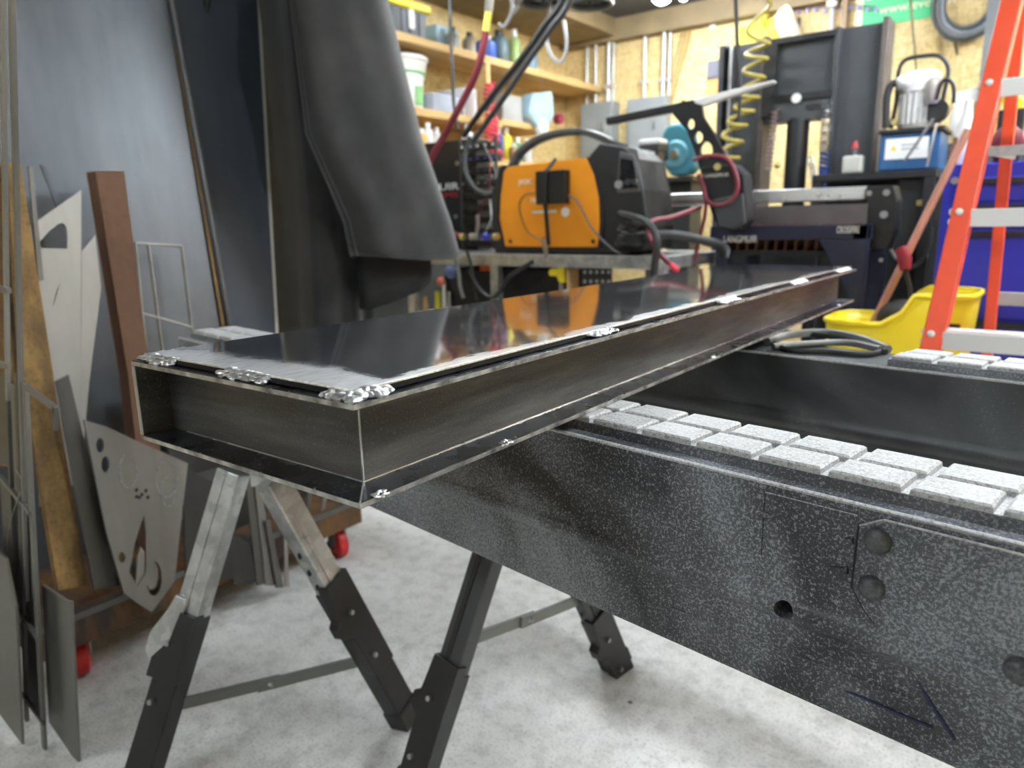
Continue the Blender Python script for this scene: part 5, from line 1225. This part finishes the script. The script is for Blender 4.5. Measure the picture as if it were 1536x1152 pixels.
# bench grinder / saw in teal against the wall
gz = 4.35
sw = thing('band_saw', 'teal bench machine with a round wheel guard behind the torch arm', 'machine', tuple(aty(1020,270,gz)))
sw.location.z = 0; ORG[sw.name] = V(sw.location)
TEAL = mat('teal_paint', (.05,.26,.34), .45)
obj('wheel_guard', MB().prism([aty(u,v,gz) for u,v in ((993,200),(1000,188),(1020,184),(1034,196),(1040,225),(1040,252),(1030,262),(1006,264),(996,250))], V((0,.12,0))), TEAL, sw, bevel=.015)
c = aty(1013,232,gz-.002); obj('wheel', MB()._lathe([(.0,-.02),(.03,-.02),(.035,-.01),(.075,-.012),(.085,-.004),(.085,.01)], c, V((0,1,0)), 24), mat('teal_light',(.12,.36,.44),.4), sw, smooth=40)
obj('hub', MB().cyl(c-V((0,.03,0)), c, .025, 14), mat('hub_bronze',(.3,.22,.12),.5,.4), sw)
obj('motor', MB().cyl(aty(985,228,gz), aty(1003,226,gz), .06, 16), BLK, sw, smooth=40)
obj('table', MB().box((aty(985,266,gz).x,gz-.05,aty(1010,268,gz).z-.02),(aty(1045,266,gz).x,gz+.25,aty(1010,266,gz).z)), DKG, sw)
obj('pedestal', MB().box((aty(1000,266,gz).x,gz+.02,0),(aty(1035,266,gz).x,gz+.2,aty(1010,268,gz).z-.02)), DKG, sw)
# small pump bottle rack left of it
c = aty(979,245,3.95)
fp = thing('filter_unit', 'black filter unit with pale caps standing behind the gantry rail', 'filter', (c.x,c.y,0))
zz0 = c.z-.15
obj('stand', MB().cyl((c.x,c.y,0),(c.x,c.y,zz0),.03,10), DKG, fp)
obj('body', MB().box((c.x-.055,c.y-.05,zz0),(c.x+.055,c.y+.05,c.z+.07)), BLK, fp, bevel=.006)
for q in (-.03, 0, .03): obj('rod', MB().cyl((c.x+q,c.y-.055,zz0),(c.x+q,c.y-.055,c.z+.06),.007,8), STEEL, fp)
obj('cap', MB().box((c.x-.065,c.y-.06,c.z+.10),(c.x+.065,c.y+.06,c.z+.13)), WHT, fp, bevel=.01)
obj('collar', MB().box((c.x-.06,c.y-.056,c.z+.07),(c.x+.06,c.y+.056,c.z+.10)), DKG, fp)

# ================================================================== HOSES FROM THE CEILING
hy = 2.75
hs = thing('air_drop', 'red air hose with a yellow tag and steel coupling hanging from the ceiling', 'hose', tuple(aty(660,250,hy)))
q_ = aty(738,-30,hy); obj('feed_pipe', MB().cyl(q_, (q_.x,q_.y,ZC), .012, 10), STEEL, hs)
obj('coupling', MB().cyl(aty(738,-30,hy), aty(733,17,hy), .022, 12, .019), STEEL, hs, smooth=40)
obj('coupling', MB().cyl(aty(733,17,hy), aty(729,47,hy), .016, 12), mat('tag_yellow',(.85,.78,.12),.5), hs, smooth=40)
obj('hose', MB().tube(wob([aty(729,47,hy), aty(724,75,hy), aty(714,110,hy), aty(695,150,hy), aty(668,200,hy), aty(640,250,hy), aty(620,290,hy)],6), .017, 9), HOSE, hs, smooth=60)
cable('drop_cable', [aty(674,-20,hy+.1), aty(676,50,hy+.1), aty(679,110,hy+.1), aty(681,160,hy+.1), aty(688,195,hy+.1)], .008, DKG, 'straight dark cable hanging from the ceiling to the controller', 'cable')
for k, (pts, r) in enumerate(((((850,-20),(815,40),(780,90),(740,140),(705,190),(695,205)), .014), (((862,-20),(825,45),(790,95),(757,145),(722,195),(712,208)), .014), (((856,-25),(822,35),(790,85),(752,130),(728,165)), .011))):
    cable('machine_lead', [aty(u,v,2.85+.05*k) for u,v in pts], r, [RUB,DKG,GRYC][k], ['thick black lead slanting down from the ceiling to the driver rack','dark grey lead slanting beside the black one','pale grey lead slanting down behind the thick ones'][k], 'cable')
cable('drop_cable', [aty(705,205,2.86), aty(697,235,2.84), aty(700,262,2.82), aty(715,285,2.8), aty(735,292,2.78), aty(750,285,2.76)], .013, DKG, 'grey lead looping from the driver rack to the back of the welder', 'cable')
for k, pts in enumerate((((828,-20),(820,55),(828,85),(842,92),(850,70),(846,30)), ((765,-10),(770,10),(758,38),(748,36)), ((776,-10),(780,5),(768,20),(770,-5)))):
    cable('clear_tube', [aty(u,v,3.3+.06*k) for u,v in pts], .010, mat('tube_clear',(.45,.46,.47),.25), ['pale tube hanging in a loop beside the slanting leads','clear tube curl hanging near the steel coupling','smaller clear tube curl at the ceiling'][k], 'tube')
c = aty(752,0,3.1); rl_ = thing('hose_reel', 'dark hose reel hung from the ceiling with a brass hub', 'reel', (c.x,c.y,c.z))
obj('hub', MB().cyl(c+V((0,0,.03)), c-V((0,.03,-.03)), .03, 14), mat('brass',(.6,.5,.2)), rl_)
obj('bracket', MB().box((c.x-.02,c.y,c.z+.03),(c.x+.02,c.y+.03,ZC)), DKG, rl_)
for u, v, D, R_, lab in ((815,-5,3.6,.12,'round dark duct drum under the ceiling beside the leads'), (885,0,4.2,.13,'round grey duct drum under the ceiling near the corner')):
    c = atd(u,v,D); t = thing('duct_drum', lab, 'duct', (c.x,c.y,c.z))
    for k in range(5): obj('ring', MB().tube([c+V((R_*math.cos(q*math.pi/12),R_*math.sin(q*math.pi/12),.02*k-.02)) for q in range(24)], .012, 6, closed=True), [GRYC,DKG][k%2], t, smooth=60)
    obj('rod', MB().cyl((c.x,c.y,c.z-.03),(c.x,c.y,ZC),.01,8), DKG, t); obj('spider', MB().bar((c.x-R_,c.y,c.z),(c.x+R_,c.y,c.z),.01,.01).bar((c.x,c.y-R_,c.z),(c.x,c.y+R_,c.z),.01,.01), DKG, t)
# bare bulbs by the wall
for u, v, D, r, lab in ((993,-6,4.3,.06,'bright round ceiling lamp near the conduits'), (1025,-4,4.6,.028,'small bright lamp beside the round ceiling lamp')):
    c = atd(u,v,D); t = thing('ceiling_lamp', lab, 'light', (c.x,c.y,c.z))
    obj('globe', MB().ball(c, r, 18, (1,1,.8)), mat('globe_glow',(1.,.98,.95),.4,emit=9.,var=0), t, smooth=60)
    obj('stem', MB().cyl(c+V((0,0,r*.7)), (c.x,c.y,ZC), .015, 10), WHT, t)
